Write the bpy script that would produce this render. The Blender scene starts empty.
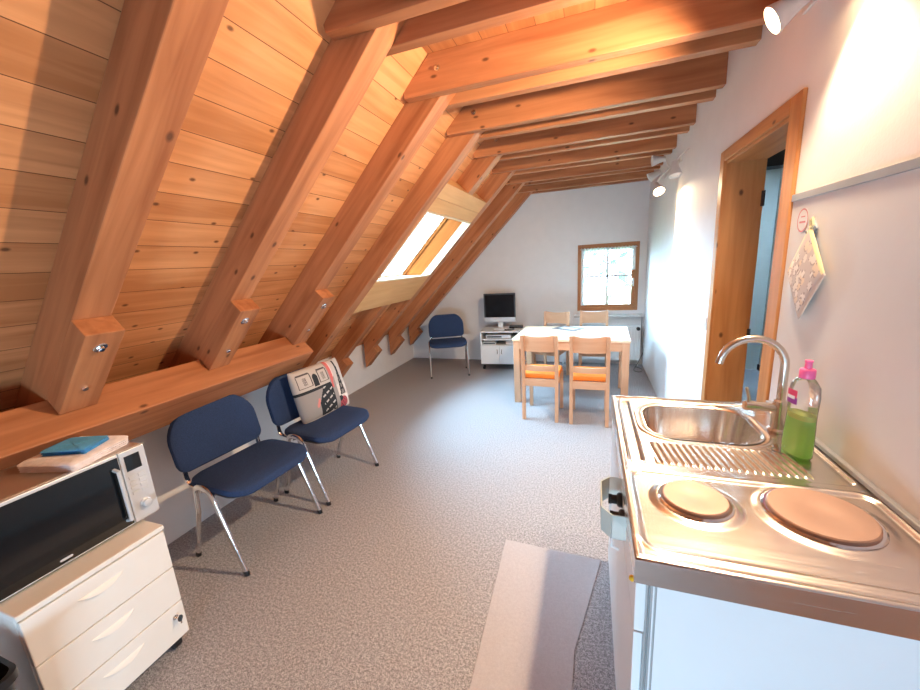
import bpy, bmesh, math, random
from mathutils import Vector, Matrix
random.seed(7)
PI = math.pi
COL = bpy.context.scene.collection
R2 = math.sqrt(0.5)

# ------------------------------------------------------------------ materials
def new_mat(name):
    m = bpy.data.materials.new(name); m.use_nodes = True
    nt = m.node_tree; nt.nodes.clear()
    out = nt.nodes.new('ShaderNodeOutputMaterial')
    b = nt.nodes.new('ShaderNodeBsdfPrincipled')
    nt.links.new(b.outputs[0], out.inputs[0])
    return m, nt, b, out

def N(nt, kind, **kw):
    n = nt.nodes.new(kind)
    for k, v in kw.items():
        if k.startswith('i_'):
            key = k[2:]
            n.inputs[int(key) if key.isdigit() else key.replace('_', ' ')].default_value = v
        else:
            setattr(n, k, v)
    return n

def ramp(nt, stops):
    r = nt.nodes.new('ShaderNodeValToRGB')
    e = r.color_ramp.elements
    e[0].position, e[0].color = stops[0][0], (*stops[0][1], 1)
    e[1].position, e[1].color = stops[1][0], (*stops[1][1], 1)
    for p, c in stops[2:]:
        x = e.new(p); x.color = (*c, 1)
    return r

def plain(name, col, rough=0.5, metal=0.0, var=0.06, scale=9.0, bump=0.0, bscale=200.0, spec=0.5, trans=0.0):
    m, nt, b, out = new_mat(name)
    tc = N(nt, 'ShaderNodeTexCoord')
    no = N(nt, 'ShaderNodeTexNoise', i_Scale=scale, i_Detail=4.0)
    nt.links.new(tc.outputs['Object'], no.inputs['Vector'])
    lo = tuple(max(0, c * (1 - var)) for c in col); hi = tuple(min(1, c * (1 + var)) for c in col)
    r = ramp(nt, [(0.3, lo), (0.7, hi)])
    nt.links.new(no.outputs[0], r.inputs[0]); nt.links.new(r.outputs[0], b.inputs['Base Color'])
    b.inputs['Roughness'].default_value = rough; b.inputs['Metallic'].default_value = metal
    b.inputs['Specular IOR Level'].default_value = spec
    if trans: b.inputs['Transmission Weight'].default_value = trans
    if bump:
        n2 = N(nt, 'ShaderNodeTexNoise', i_Scale=bscale, i_Detail=3.0)
        nt.links.new(tc.outputs['Object'], n2.inputs['Vector'])
        bp = N(nt, 'ShaderNodeBump', i_Strength=bump, i_Distance=0.002)
        nt.links.new(n2.outputs[0], bp.inputs['Height']); nt.links.new(bp.outputs[0], b.inputs['Normal'])
    return m

def wood(name, light, dark, knot=(0.09, 0.03, 0.012), rough=0.5, boards=0.0, knots=0.5, board_off=0.0, kd=2.2, spec=0.35):
    """grain runs along gc.x (metres); boards > 0 draws tongue-and-groove seams every that many metres of gc.y"""
    m, nt, b, out = new_mat(name); L = nt.links.new
    at = N(nt, 'ShaderNodeAttribute', attribute_name='gc')
    sep = N(nt, 'ShaderNodeSeparateXYZ'); L(at.outputs['Vector'], sep.inputs[0])
    vec = at.outputs['Vector']; tint = None; seam = None
    if boards:
        ad = N(nt, 'ShaderNodeMath', operation='ADD', i_1=board_off); L(sep.outputs[1], ad.inputs[0])
        dv = N(nt, 'ShaderNodeMath', operation='DIVIDE', i_1=boards); L(ad.outputs[0], dv.inputs[0])
        fl = N(nt, 'ShaderNodeMath', operation='FLOOR'); L(dv.outputs[0], fl.inputs[0])
        fr = N(nt, 'ShaderNodeMath', operation='FRACT'); L(dv.outputs[0], fr.inputs[0])
        pp = N(nt, 'ShaderNodeMath', operation='PINGPONG', i_1=0.5); L(dv.outputs[0], pp.inputs[0])
        seam = N(nt, 'ShaderNodeMath', operation='LESS_THAN', i_1=0.011); L(pp.outputs[0], seam.inputs[0])
        # every board has its own joints along its length
        wn0 = N(nt, 'ShaderNodeTexWhiteNoise', noise_dimensions='1D'); L(fl.outputs[0], wn0.inputs['W'])
        off = N(nt, 'ShaderNodeMath', operation='MULTIPLY', i_1=37.0); L(wn0.outputs['Value'], off.inputs[0])
        cx = N(nt, 'ShaderNodeCombineXYZ'); L(off.outputs[0], cx.inputs[0]); L(fl.outputs[0], cx.inputs[2])
        va = N(nt, 'ShaderNodeVectorMath', operation='ADD'); L(vec, va.inputs[0]); L(cx.outputs[0], va.inputs[1])
        vec = va.outputs[0]; tint = wn0.outputs['Value']
    mp = N(nt, 'ShaderNodeMapping'); mp.inputs['Scale'].default_value = (1.6, 22, 22); L(vec, mp.inputs[0])
    n1 = N(nt, 'ShaderNodeTexNoise', i_Scale=1.0, i_Detail=5.0, i_Distortion=0.6); L(mp.outputs[0], n1.inputs['Vector'])
    mp2 = N(nt, 'ShaderNodeMapping'); mp2.inputs['Scale'].default_value = (0.9, 5, 5); L(vec, mp2.inputs[0])
    n2 = N(nt, 'ShaderNodeTexNoise', i_Scale=1.0, i_Detail=2.0); L(mp2.outputs[0], n2.inputs['Vector'])
    mx = N(nt, 'ShaderNodeMix', data_type='FLOAT'); mx.inputs[0].default_value = 0.45
    L(n1.outputs[0], mx.inputs[2]); L(n2.outputs[0], mx.inputs[3])
    src = mx.outputs[0]
    if tint is not None:
        t2 = N(nt, 'ShaderNodeMath', operation='MULTIPLY_ADD', i_1=0.22, i_2=-0.11); L(tint, t2.inputs[0])
        ad2 = N(nt, 'ShaderNodeMath', operation='ADD'); L(src, ad2.inputs[0]); L(t2.outputs[0], ad2.inputs[1]); src = ad2.outputs[0]
    r = ramp(nt, [(0.34, dark), (0.62, light)]); L(src, r.inputs[0])
    col = r.outputs[0]
    if knots > 0:
        s3 = N(nt, 'ShaderNodeSeparateXYZ'); L(vec, s3.inputs[0])
        yz = N(nt, 'ShaderNodeMath', operation='MULTIPLY_ADD', i_1=1.37); L(sep.outputs[2], yz.inputs[0]); L(sep.outputs[1], yz.inputs[2])
        c3 = N(nt, 'ShaderNodeCombineXYZ'); L(s3.outputs[0], c3.inputs[0]); L(yz.outputs[0], c3.inputs[1])
        mp3 = N(nt, 'ShaderNodeMapping'); mp3.inputs['Scale'].default_value = (kd, kd * 1.6, 1.0); L(c3.outputs[0], mp3.inputs[0])
        vo = N(nt, 'ShaderNodeTexVoronoi', i_Scale=1.0, voronoi_dimensions='2D'); L(mp3.outputs[0], vo.inputs['Vector'])
        sp = N(nt, 'ShaderNodeSeparateColor'); L(vo.outputs['Color'], sp.inputs[0])
        ok = N(nt, 'ShaderNodeMath', operation='LESS_THAN', i_1=knots); L(sp.outputs[0], ok.inputs[0])
        rad = N(nt, 'ShaderNodeMapRange'); L(vo.outputs['Distance'], rad.inputs[0])
        rad.inputs[1].default_value = 0.035; rad.inputs[2].default_value = 0.085; rad.inputs[3].default_value = 0.85; rad.inputs[4].default_value = 0.0
        mu = N(nt, 'ShaderNodeMath', operation='MULTIPLY'); L(ok.outputs[0], mu.inputs[0]); L(rad.outputs[0], mu.inputs[1])
        mk = N(nt, 'ShaderNodeMix', data_type='RGBA'); L(mu.outputs[0], mk.inputs[0]); L(col, mk.inputs[6]); mk.inputs[7].default_value = (*knot, 1)
        col = mk.outputs[2]
    if seam is not None:
        ms = N(nt, 'ShaderNodeMix', data_type='RGBA'); L(seam.outputs[0], ms.inputs[0]); L(col, ms.inputs[6]); ms.inputs[7].default_value = (0.14, 0.05, 0.018, 1)
        col = ms.outputs[2]
    L(col, b.inputs['Base Color']); b.inputs['Roughness'].default_value = rough
    b.inputs['Specular IOR Level'].default_value = spec
    bp = N(nt, 'ShaderNodeBump', i_Strength=0.15, i_Distance=0.003); L(n1.outputs[0], bp.inputs['Height']); L(bp.outputs[0], b.inputs['Normal'])
    return m

def emit(name, col, s):
    m, nt, b, out = new_mat(name)
    b.inputs['Base Color'].default_value = (*col, 1)
    b.inputs['Emission Color'].default_value = (*col, 1); b.inputs['Emission Strength'].default_value = s
    return m

def glass(name, tint=(1, 1, 1), gloss=0.08, rough=0.02, body=None, body_f=0.0):
    """clear thin sheet: what is behind shows through, with a mirror-like sheen"""
    m, nt, b, out = new_mat(name); L = nt.links.new
    nt.nodes.remove(b)
    tr = N(nt, 'ShaderNodeBsdfTransparent'); tr.inputs[0].default_value = (*tint, 1)
    gl = N(nt, 'ShaderNodeBsdfGlossy'); gl.inputs['Roughness'].default_value = rough
    fr = N(nt, 'ShaderNodeFresnel', i_IOR=1.45)
    ml = N(nt, 'ShaderNodeMath', operation='MULTIPLY_ADD', i_1=0.9, i_2=gloss * 0.3); L(fr.outputs[0], ml.inputs[0])
    mx = N(nt, 'ShaderNodeMixShader'); L(ml.outputs[0], mx.inputs[0]); L(tr.outputs[0], mx.inputs[1]); L(gl.outputs[0], mx.inputs[2])
    last = mx
    if body is not None:
        df = N(nt, 'ShaderNodeBsdfDiffuse'); df.inputs[0].default_value = (*body, 1)
        m2 = N(nt, 'ShaderNodeMixShader', i_0=body_f); L(mx.outputs[0], m2.inputs[1]); L(df.outputs[0], m2.inputs[2]); last = m2
    L(last.outputs[0], out.inputs[0])
    return m

def sheer(name, col, f=0.55):
    m, nt, b, out = new_mat(name); L = nt.links.new
    nt.nodes.remove(b)
    d = N(nt, 'ShaderNodeBsdfDiffuse'); d.inputs[0].default_value = (*col, 1)
    t = N(nt, 'ShaderNodeBsdfTranslucent'); t.inputs[0].default_value = (*col, 1)
    m1 = N(nt, 'ShaderNodeMixShader', i_0=0.5); L(d.outputs[0], m1.inputs[1]); L(t.outputs[0], m1.inputs[2])
    tr = N(nt, 'ShaderNodeBsdfTransparent')
    m2 = N(nt, 'ShaderNodeMixShader', i_0=f); L(tr.outputs[0], m2.inputs[1]); L(m1.outputs[0], m2.inputs[2])
    L(m2.outputs[0], out.inputs[0]); return m

def carpet_mat(name, dark, mid, light, scale=240.0):
    m, nt, b, out = new_mat(name); L = nt.links.new
    tc = N(nt, 'ShaderNodeTexCoord')
    n1 = N(nt, 'ShaderNodeTexNoise', i_Scale=scale, i_Detail=2.0, i_Roughness=0.7); L(tc.outputs['Object'], n1.inputs['Vector'])
    n2 = N(nt, 'ShaderNodeTexNoise', i_Scale=88.0, i_Detail=4.0, i_Roughness=0.8); L(tc.outputs['Object'], n2.inputs['Vector'])
    mx = N(nt, 'ShaderNodeMix', data_type='FLOAT'); mx.inputs[0].default_value = 0.5
    L(n1.outputs[0], mx.inputs[2]); L(n2.outputs[0], mx.inputs[3])
    r = ramp(nt, [(0.38, dark), (0.60, light), (0.5, mid)]); L(mx.outputs[0], r.inputs[0])
    L(r.outputs[0], b.inputs['Base Color']); b.inputs['Roughness'].default_value = 0.95; b.inputs['Specular IOR Level'].default_value = 0.1
    bp = N(nt, 'ShaderNodeBump', i_Strength=0.6, i_Distance=0.004); L(mx.outputs[0], bp.inputs['Height']); L(bp.outputs[0], b.inputs['Normal'])
    return m

def steel_mat(name, col, rough, ax=(2, 160, 160)):
    m, nt, b, out = new_mat(name); L = nt.links.new
    tc = N(nt, 'ShaderNodeTexCoord'); mp = N(nt, 'ShaderNodeMapping'); mp.inputs['Scale'].default_value = ax; L(tc.outputs['Object'], mp.inputs[0])
    n = N(nt, 'ShaderNodeTexNoise', i_Scale=1.0, i_Detail=3.0); L(mp.outputs[0], n.inputs['Vector'])
    mr = N(nt, 'ShaderNodeMapRange'); mr.inputs[3].default_value = rough * 0.75; mr.inputs[4].default_value = rough * 1.3; L(n.outputs[0], mr.inputs[0])
    L(mr.outputs[0], b.inputs['Roughness'])
    b.inputs['Base Color'].default_value = (*col, 1); b.inputs['Metallic'].default_value = 1.0
    return m

def attr_mat(name, rough=0.8):
    m, nt, b, out = new_mat(name); L = nt.links.new
    at = N(nt, 'ShaderNodeAttribute', attribute_name='print'); L(at.outputs['Color'], b.inputs['Base Color'])
    tc = N(nt, 'ShaderNodeTexCoord'); n = N(nt, 'ShaderNodeTexNoise', i_Scale=500.0); L(tc.outputs['Object'], n.inputs['Vector'])
    bp = N(nt, 'ShaderNodeBump', i_Strength=0.2, i_Distance=0.001); L(n.outputs[0], bp.inputs['Height']); L(bp.outputs[0], b.inputs['Normal'])
    b.inputs['Roughness'].default_value = rough
    return m

M = {}
M['rafter'] = wood('pine_rafter', (0.52, 0.205, 0.085), (0.30, 0.098, 0.036), knots=0.36, kd=3.6)
M['boards'] = wood('pine_boards', (0.70, 0.325, 0.140), (0.47, 0.185, 0.066), boards=0.131, board_off=0.045, knots=0.50, kd=5.2)
M['cboards'] = wood('pine_ceiling_boards', (0.56, 0.23, 0.09), (0.40, 0.14, 0.05), boards=0.131, knots=0.4, kd=4.6)
M['header'] = wood('pale_spruce', (0.68, 0.37, 0.16), (0.58, 0.29, 0.11), knots=0.05)
M['lining'] = wood('daylit_lining', (0.85, 0.70, 0.50), (0.80, 0.62, 0.42), knots=0.0)  # pale tone stands in for strong daylight on the skylight reveal
M['sashwood'] = wood('window_pine', (0.23, 0.066, 0.017), (0.155, 0.040, 0.010), knots=0.0, rough=0.95, spec=0.0)
M['winwood'] = wood('window_brown', (0.42, 0.17, 0.065), (0.33, 0.115, 0.04), knots=0.0)
M['doorwood'] = wood('door_pine', (0.62, 0.29, 0.105), (0.40, 0.15, 0.045), knots=0.25, kd=4.0)
M['beech'] = wood('birch_furniture', (0.64, 0.37, 0.225), (0.54, 0.29, 0.165), knots=0.04)
M['birchtop'] = wood('birch_tabletop', (0.80, 0.64, 0.45), (0.74, 0.56, 0.37), knots=0.03, rough=0.4)
M['wall'] = plain('white_plaster', (0.80, 0.78, 0.78), 0.9, var=0.015, bump=0.25, bscale=120)
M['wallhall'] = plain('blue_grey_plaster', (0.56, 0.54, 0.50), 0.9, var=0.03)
M['dark'] = plain('dark_brown', (0.03, 0.02, 0.015), 0.6)
M['carpet'] = carpet_mat('grey_brown_carpet', (0.13, 0.12, 0.125), (0.33, 0.31, 0.32), (0.60, 0.572, 0.585))
M['mat'] = carpet_mat('smooth_grey_mat', (0.43, 0.395, 0.41), (0.46, 0.425, 0.44), (0.50, 0.465, 0.48), scale=400.0)
M['steel'] = steel_mat('brushed_steel', (0.76, 0.69, 0.64), 0.24)
M['bowl'] = steel_mat('satin_steel_bowl', (0.78, 0.72, 0.68), 0.2, ax=(90, 90, 3))
M['chrome'] = plain('chrome', (0.82, 0.82, 0.84), 0.12, metal=1.0, var=0.02)
M['nickel'] = plain('brushed_nickel', (0.66, 0.61, 0.55), 0.25, metal=1.0, var=0.03)
M['iron'] = plain('hotplate_iron', (0.47, 0.31, 0.25), 0.45, metal=0.55, var=0.06, bump=0.15, bscale=300)
M['white'] = plain('white_lacquer', (0.82, 0.82, 0.82), 0.35, var=0.01)
M['cream'] = plain('cream_plastic', (0.82, 0.77, 0.71), 0.45, var=0.015)
M['grey'] = plain('light_grey_plastic', (0.60, 0.60, 0.60), 0.5, var=0.03)
M['groove'] = plain('grey_profile', (0.45, 0.46, 0.46), 0.4, metal=0.3)
M['board'] = plain('pale_splashback', (0.66, 0.65, 0.66), 0.35, var=0.01)
M['alu'] = plain('aluminium_strip', (0.31, 0.32, 0.35), 0.45, metal=0.2)
M['black'] = plain('black_plastic', (0.012, 0.012, 0.014), 0.35)
M['blackgloss'] = plain('black_glass', (0.006, 0.007, 0.008), 0.08)
M['screen'] = plain('tv_screen', (0.006, 0.006, 0.008), 0.15, spec=0.3)
M['gap'] = plain('dark_gap', (0.02, 0.02, 0.02), 0.8)
M['blue'] = plain('navy_fabric', (0.028, 0.050, 0.118), 0.9, var=0.3, scale=260, bump=0.5, bscale=700, spec=0.2)
M['orange'] = plain('orange_fabric', (0.80, 0.21, 0.025), 0.85, var=0.08, scale=120, bump=0.3, bscale=500)
M['darkpad'] = plain('black_seat_pad', (0.015, 0.014, 0.018), 0.9)
M['silver'] = plain('silver_plastic', (0.62, 0.62, 0.63), 0.35, metal=0.25, var=0.02)
M['mwtop'] = plain('microwave_metal', (0.50, 0.42, 0.38), 0.32, metal=0.75, var=0.03)
M['towelblue'] = plain('turquoise_cloth', (0.10, 0.42, 0.78), 0.95, var=0.12, scale=150, bump=0.6, bscale=450)
M['towelwhite'] = plain('pinkish_white_towel', (0.90, 0.84, 0.84), 0.95, var=0.10, scale=40, bump=0.7, bscale=350)
M['pink'] = plain('pink_plastic', (0.90, 0.15, 0.36), 0.35)
M['green'] = sheer('green_detergent', (0.58, 0.98, 0.32), 0.9)
M['greenfoam'] = sheer('yellowish_foam', (0.85, 0.95, 0.35), 0.9)
M['clear'] = glass('clear_plastic', (0.99, 0.99, 0.99), 0.1, 0.05, body=(0.9, 0.9, 0.9), body_f=0.08)
M['acryl'] = glass('acrylic_guard', (0.98, 1.0, 0.98), 0.3, 0.04, body=(0.9, 0.95, 0.9), body_f=0.38)
M['pane'] = glass('window_pane', (0.97, 0.99, 0.99), 0.05)
M['labelpurple'] = plain('purple_label', (0.25, 0.03, 0.28), 0.4)
M['labelwhite'] = plain('label_white', (0.85, 0.83, 0.84), 0.5)
M['labelred'] = plain('label_red', (0.75, 0.06, 0.16), 0.4)
M['pinkink'] = plain('pink_ink', (0.62, 0.22, 0.24), 0.6)
M['sheer'] = sheer('sheer_curtain', (0.90, 0.90, 0.90), 0.6)
M['lace'] = sheer('lace', (0.72, 0.74, 0.74), 0.85)
M['stone'] = plain('grey_stone_sill', (0.55, 0.53, 0.52), 0.45, var=0.1, scale=30)
M['print'] = attr_mat('printed_cotton')
M['potcloth'] = attr_mat('patterned_cotton')
M['cordcream'] = plain('cream_binding', (0.85, 0.72, 0.42), 0.8)
M['yellow'] = plain('yellow_cap', (0.85, 0.50, 0.03), 0.5)
M['leaf'] = plain('foliage', (0.022, 0.05, 0.018), 0.8, var=0.5, scale=6)
M['bark'] = plain('bark', (0.10, 0.07, 0.05), 0.9)
M['grassout'] = plain('pale_meadow', (0.42, 0.50, 0.30), 0.9)
M['paper'] = plain('glossy_paper', (0.055, 0.045, 0.055), 0.4, var=0.5, scale=14)
M['dvd'] = plain('dark_grey_metal', (0.05, 0.05, 0.055), 0.4)
M['bulb'] = emit('lit_bulb', (1.0, 0.72, 0.40), 45.0)
M['bulboff'] = plain('frosted_bulb', (0.75, 0.72, 0.68), 0.3)
M['fixture'] = plain('white_metal', (0.72, 0.70, 0.69), 0.35, metal=0.2)

# ------------------------------------------------------------------ mesh builder
def rot_to(axis):
    """matrix whose z column is axis"""
    return Vector(axis).normalized().to_track_quat('Z', 'Y').to_matrix().to_4x4()

class MB:
    def __init__(self):
        self.v, self.f, self.g, self.mi, self.sm = [], [], [], [], []
    def add(self, verts, faces, axis=(1, 0, 0), smooth=False, mat=0, M4=None, rnd=True, cross=None):
        o = len(self.v)
        vs = [Vector(p) for p in verts]
        if M4 is not None: vs = [M4 @ p for p in vs]
        a = Vector(axis).normalized()
        if cross is not None: b = Vector(cross).normalized()
        else:
            w_ = min((Vector((0, 1, 0)), Vector((1, 0, 0)), Vector((0, 0, 1))), key=lambda q: abs(q.dot(a)))
            b = (w_ - a * w_.dot(a)).normalized()
        c = a.cross(b)
        of = Vector((random.uniform(0, 60), random.uniform(0, 9), random.uniform(0, 9))) if rnd else Vector((0, 0, 0))
        self.v += [tuple(p) for p in vs]
        self.g += [tuple(Vector((p.dot(a), p.dot(b), p.dot(c))) + of) for p in vs]
        for f in faces:
            self.f.append(tuple(i + o for i in f)); self.mi.append(mat); self.sm.append(smooth)
        return self
    def box(self, x0, y0, z0, x1, y1, z1, axis=None, mat=0, M4=None, rnd=True, cross=None):
        v = [(x0, y0, z0), (x1, y0, z0), (x1, y1, z0), (x0, y1, z0), (x0, y0, z1), (x1, y0, z1), (x1, y1, z1), (x0, y1, z1)]
        f = [(3, 2, 1, 0), (4, 5, 6, 7), (0, 1, 5, 4), (1, 2, 6, 5), (2, 3, 7, 6), (3, 0, 4, 7)]
        if axis is None:
            d = [abs(x1 - x0), abs(y1 - y0), abs(z1 - z0)]; axis = [0, 0, 0]; axis[d.index(max(d))] = 1
        return self.add(v, f, axis, False, mat, M4, rnd, cross)
    def prism(self, pts, y0, y1, axis=(0, 1, 0), mat=0, plane='xz', smooth=False, M4=None, rnd=True, cross=None):
        """polygon in a plane, extruded along the third axis"""
        def P(a, b, t):
            return {'xz': (a, t, b), 'xy': (a, b, t), 'yz': (t, a, b)}[plane]
        n = len(pts)
        v = [P(a, b, y0) for a, b in pts] + [P(a, b, y1) for a, b in pts]
        f = [tuple(range(n)), tuple(range(2 * n - 1, n - 1, -1))]
        f = [f[0]] + [f[1]]
        for i in range(n):
            j = (i + 1) % n; f.append((j, i, i + n, j + n))
        return self.add(v, f, axis, smooth, mat, M4, rnd, cross)
    def tube(self, pts, r, seg=12, mat=0, caps=True, sq=1.0, M4=None, up=None):
        P = [Vector(p) for p in pts]; n = len(P)
        rs = r if isinstance(r, (list, tuple)) else [r] * n
        v, f = [], []
        t0 = (P[1] - P[0]).normalized()
        u = Vector(up) if up else t0.orthogonal()
        u = (u - t0 * u.dot(t0)).normalized()
        for i in range(n):
            if i == 0: t = t0
            elif i == n - 1: t = (P[i] - P[i - 1]).normalized()
            else: t = ((P[i] - P[i - 1]).normalized() + (P[i + 1] - P[i]).normalized()).normalized()
            u = (u - t * u.dot(t)).normalized(); w = t.cross(u)
            for k in range(seg):
                a = 2 * PI * k / seg
                v.append(P[i] + u * (rs[i] * math.cos(a)) + w * (rs[i] * sq * math.sin(a)))
        for i in range(n - 1):
            for k in range(seg):
                k2 = (k + 1) % seg
                f.append((i * seg + k, i * seg + k2, (i + 1) * seg + k2, (i + 1) * seg + k))
        if caps:
            f.append(tuple(range(seg - 1, -1, -1))); f.append(tuple((n - 1) * seg + k for k in range(seg)))
        return self.add(v, f, (0, 0, 1), True, mat, M4)
    def loft(self, rings, mat=0, closed=(True, True), smooth=True, M4=None):
        n = len(rings[0]); v = [p for r in rings for p in r]; f = []
        for i in range(len(rings) - 1):
            for k in range(n):
                k2 = (k + 1) % n
                f.append((i * n + k, i * n + k2, (i + 1) * n + k2, (i + 1) * n + k))
        if closed[0]: f.append(tuple(range(n - 1, -1, -1)))
        if closed[1]: f.append(tuple((len(rings) - 1) * n + k for k in range(n)))
        return self.add(v, f, (0, 0, 1), smooth, mat, M4)
    def lathe(self, prof, seg=28, mat=0, M4=None, closed=(True, True)):
        rings = [[(r * math.cos(2 * PI * k / seg), r * math.sin(2 * PI * k / seg), z) for k in range(seg)] for r, z in prof]
        return self.loft(rings, mat, closed, True, M4)
    def puck(self, outline, prof, mat=0, M4=None, fn=None):
        """prof: list of (scale, height); outline in xy; fn bends"""
        rings = []
        for s, h in prof:
            ring = []
            for x, y in outline:
                p = (x * s, y * s, h)
                ring.append(fn(*p) if fn else p)
            rings.append(ring)
        return self.loft(rings, mat, (True, True), True, M4)
    def build(self, name, mats, parent=None, bevel=0.0, seg=2, loc=None, rz=None, autos=True):
        me = bpy.data.meshes.new(name)
        me.from_pydata(self.v, [], self.f)
        for m in (mats if isinstance(mats, (list, tuple)) else [mats]):
            me.materials.append(M[m] if isinstance(m, str) else m)
        at = me.attributes.new('gc', 'FLOAT_VECTOR', 'POINT')
        at.data.foreach_set('vector', [c for g in self.g for c in g])
        me.polygons.foreach_set('material_index', self.mi)
        me.polygons.foreach_set('use_smooth', self.sm)
        bm = bmesh.new(); bm.from_mesh(me); bmesh.ops.recalc_face_normals(bm, faces=bm.faces[:])
        for ed in bm.edges:
            if len(ed.link_faces) == 2 and ed.calc_face_angle(0) > 0.62: ed.smooth = False
        bm.to_mesh(me); bm.free()
        me.update()
        o = bpy.data.objects.new(name, me); COL.objects.link(o)
        if parent is not None: o.parent = parent
        if loc is not None: o.location = loc
        if rz is not None: o.rotation_euler.z = rz
        if bevel:
            b = o.modifiers.new('edge', 'BEVEL'); b.width = bevel; b.segments = seg; b.limit_method = 'ANGLE'; b.angle_limit = 0.7
            b.harden_normals = False
        return o

def rr(w, h, r, n=5):
    pts = []
    for cx, cy, a0 in ((w / 2 - r, h / 2 - r, 0), (-w / 2 + r, h / 2 - r, 90), (-w / 2 + r, -h / 2 + r, 180), (w / 2 - r, -h / 2 + r, 270)):
        for i in range(n + 1):
            a = math.radians(a0 + 90 * i / n); pts.append((cx + r * math.cos(a), cy + r * math.sin(a)))
    return pts

def tag(o, label=None, cat=None, group=None, kind=None):
    if label: o['label'] = label
    if cat: o['category'] = cat
    if group: o['group'] = group
    if kind: o['kind'] = kind
    return o

def empty(name, loc, rz=0.0, label=None, cat=None, group=None):
    e = bpy.data.objects.new(name, None); COL.objects.link(e)
    e.location = loc; e.rotation_euler.z = rz; e.empty_display_size = 0.1
    return tag(e, label, cat, group)

def copy_tree(o, parent=None):
    c = o.copy(); COL.objects.link(c)
    if parent is not None: c.parent = parent
    for ch in list(o.children): copy_tree(ch, c)
    return c

def T(x, y, z): return Matrix.Translation((x, y, z))
def RX(d): return Matrix.Rotation(math.radians(d), 4, 'X')
def RY(d): return Matrix.Rotation(math.radians(d), 4, 'Y')
def RZ(d): return Matrix.Rotation(math.radians(d), 4, 'Z')

# ------------------------------------------------------------------ the room
XR, D, XN, XF = 0.697, 5.592, -2.354, -2.86
K = 3.205                       # underside of the rafters: z = x + K
BD = 0.155                      # rafter depth
KB = K + BD / R2                # boards: z = x + KB
CZ = 2.605                      # ceiling boards
YB = -1.60                      # wall behind the camera
TIE_Z = 2.42
def sn(s, n):                   # slope frame -> (x, z); s up the slope, n below (+) / above (-) the rafter undersides
    x0 = -K / 2; z0 = K / 2
    return (x0 + s * R2 + n * R2, z0 + s * R2 - n * R2)
def S(x, z): return (x + z) * R2   # slope coordinate

fl = MB().box(-3.0, YB - 0.1, -0.08, XR + 1.5, D + 0.15, 0.0, rnd=False)
tag(fl.build('floor', 'carpet'), kind='structure')

# knee walls
b = MB().box(XN - 0.03, YB, 0, XN, 2.30, 0.835); b.box(XF, 2.27, 0, XN - 0.03, 2.30, 0.34)
tag(b.build('wall_left_near', 'wall'), kind='structure')
tag(MB().box(XF - 0.08, YB, 0, XF, D, 0.56).build('wall_left_far', 'wall'), kind='structure')

# far gable wall with the window hole
WX0, WX1, WZ0, WZ1 = -0.175, 0.607, 0.770, 1.684
b = MB(); ya, yb_ = D, D + 0.16
xl = XF - 0.06
b.prism([(xl, 0), (WX0, 0), (WX0, CZ + 0.02), (CZ + 0.02 - KB, CZ + 0.02), (xl, xl + KB)], ya, yb_)
b.prism([(WX0, 0), (WX1, 0), (WX1, WZ0), (WX0, WZ0)], ya, yb_)
b.prism([(WX0, WZ1), (WX1, WZ1), (WX1, CZ + 0.02), (WX0, CZ + 0.02)], ya, yb_)
b.prism([(WX1, 0), (XR + 0.18, 0), (XR + 0.18, CZ + 0.02), (WX1, CZ + 0.02)], ya, yb_)
tag(b.build('wall_back', 'wall'), kind='structure')

# right wall with the door opening
DY0, DY1, DZ = 1.825, 2.595, 2.00
b = MB()
b.box(XR, YB, 0, XR + 0.17, DY0, CZ + 0.02); b.box(XR, DY1, 0, XR + 0.17, D, CZ + 0.02); b.box(XR, DY0, DZ, XR + 0.17, DY1, CZ + 0.02)
tag(b.build('wall_right', 'wall'), kind='structure')
# wall behind the camera
LX0, LX1, LZ0, LZ1 = -0.85, 0.10, 0.12, 0.50          # unseen low opening, added to daylight the cabinet side panel
b = MB(); b.box(-2.9, YB - 0.12, 0, LX0, YB, CZ); b.box(LX1, YB - 0.12, 0, XR + 0.17, YB, CZ)
b.box(LX0, YB - 0.12, 0, LX1, YB, LZ0); b.box(LX0, YB - 0.12, LZ1, LX1, YB, CZ)
tag(b.build('wall_front', 'rafter'), kind='structure')

# unseen wooden cladding beside the camera, added for the rim's brown reflection
tag(MB().box(XR - 0.014, YB, 0, XR, 0.70, 0.88, axis=(0, 0, 1)).build('trim_unseen', 'rafter'), kind='structure')

# roof boarding around the skylight, and ceiling boarding
SKY0, SKY1 = S(-1.775, -1.775 + K), S(-1.245, -1.245 + K)
SY0, SY1 = 2.89, 4.07
def slab(mb, s0, s1, n0, n1, y0, y1, axis=(0, 1, 0), rnd=True, mat=0):
    pts = [sn(s0, n0), sn(s1, n0), sn(s1, n1), sn(s0, n1)]
    return mb.prism(pts, y0, y1, axis=axis, rnd=rnd, cross=(R2, 0, R2), mat=mat)
b = MB(); st, sb = S(CZ - KB, CZ), S(-2.93, -2.93 + KB)
SKYB = SKY0 - 0.24              # the glass sits lower than the opening: level ledge at the bottom
for args in ((sb, st + 0.03, YB, SY0), (sb, st + 0.03, SY1, D + 0.12), (sb, SKYB - 0.04, SY0, SY1), (SKY1, st + 0.03, SY0, SY1)):
    slab(b, args[0], args[1], -BD, -BD - 0.03, args[2], args[3], rnd=False)
tag(b.build('ceiling_slope', 'boards'), kind='structure')
tag(MB().box(CZ - KB - 0.02, YB, CZ, XR + 0.17, D + 0.12, CZ + 0.03, axis=(0, 1, 0), rnd=False, cross=(1, 0, 0)).build('ceiling', 'cboards'), kind='structure')

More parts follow.
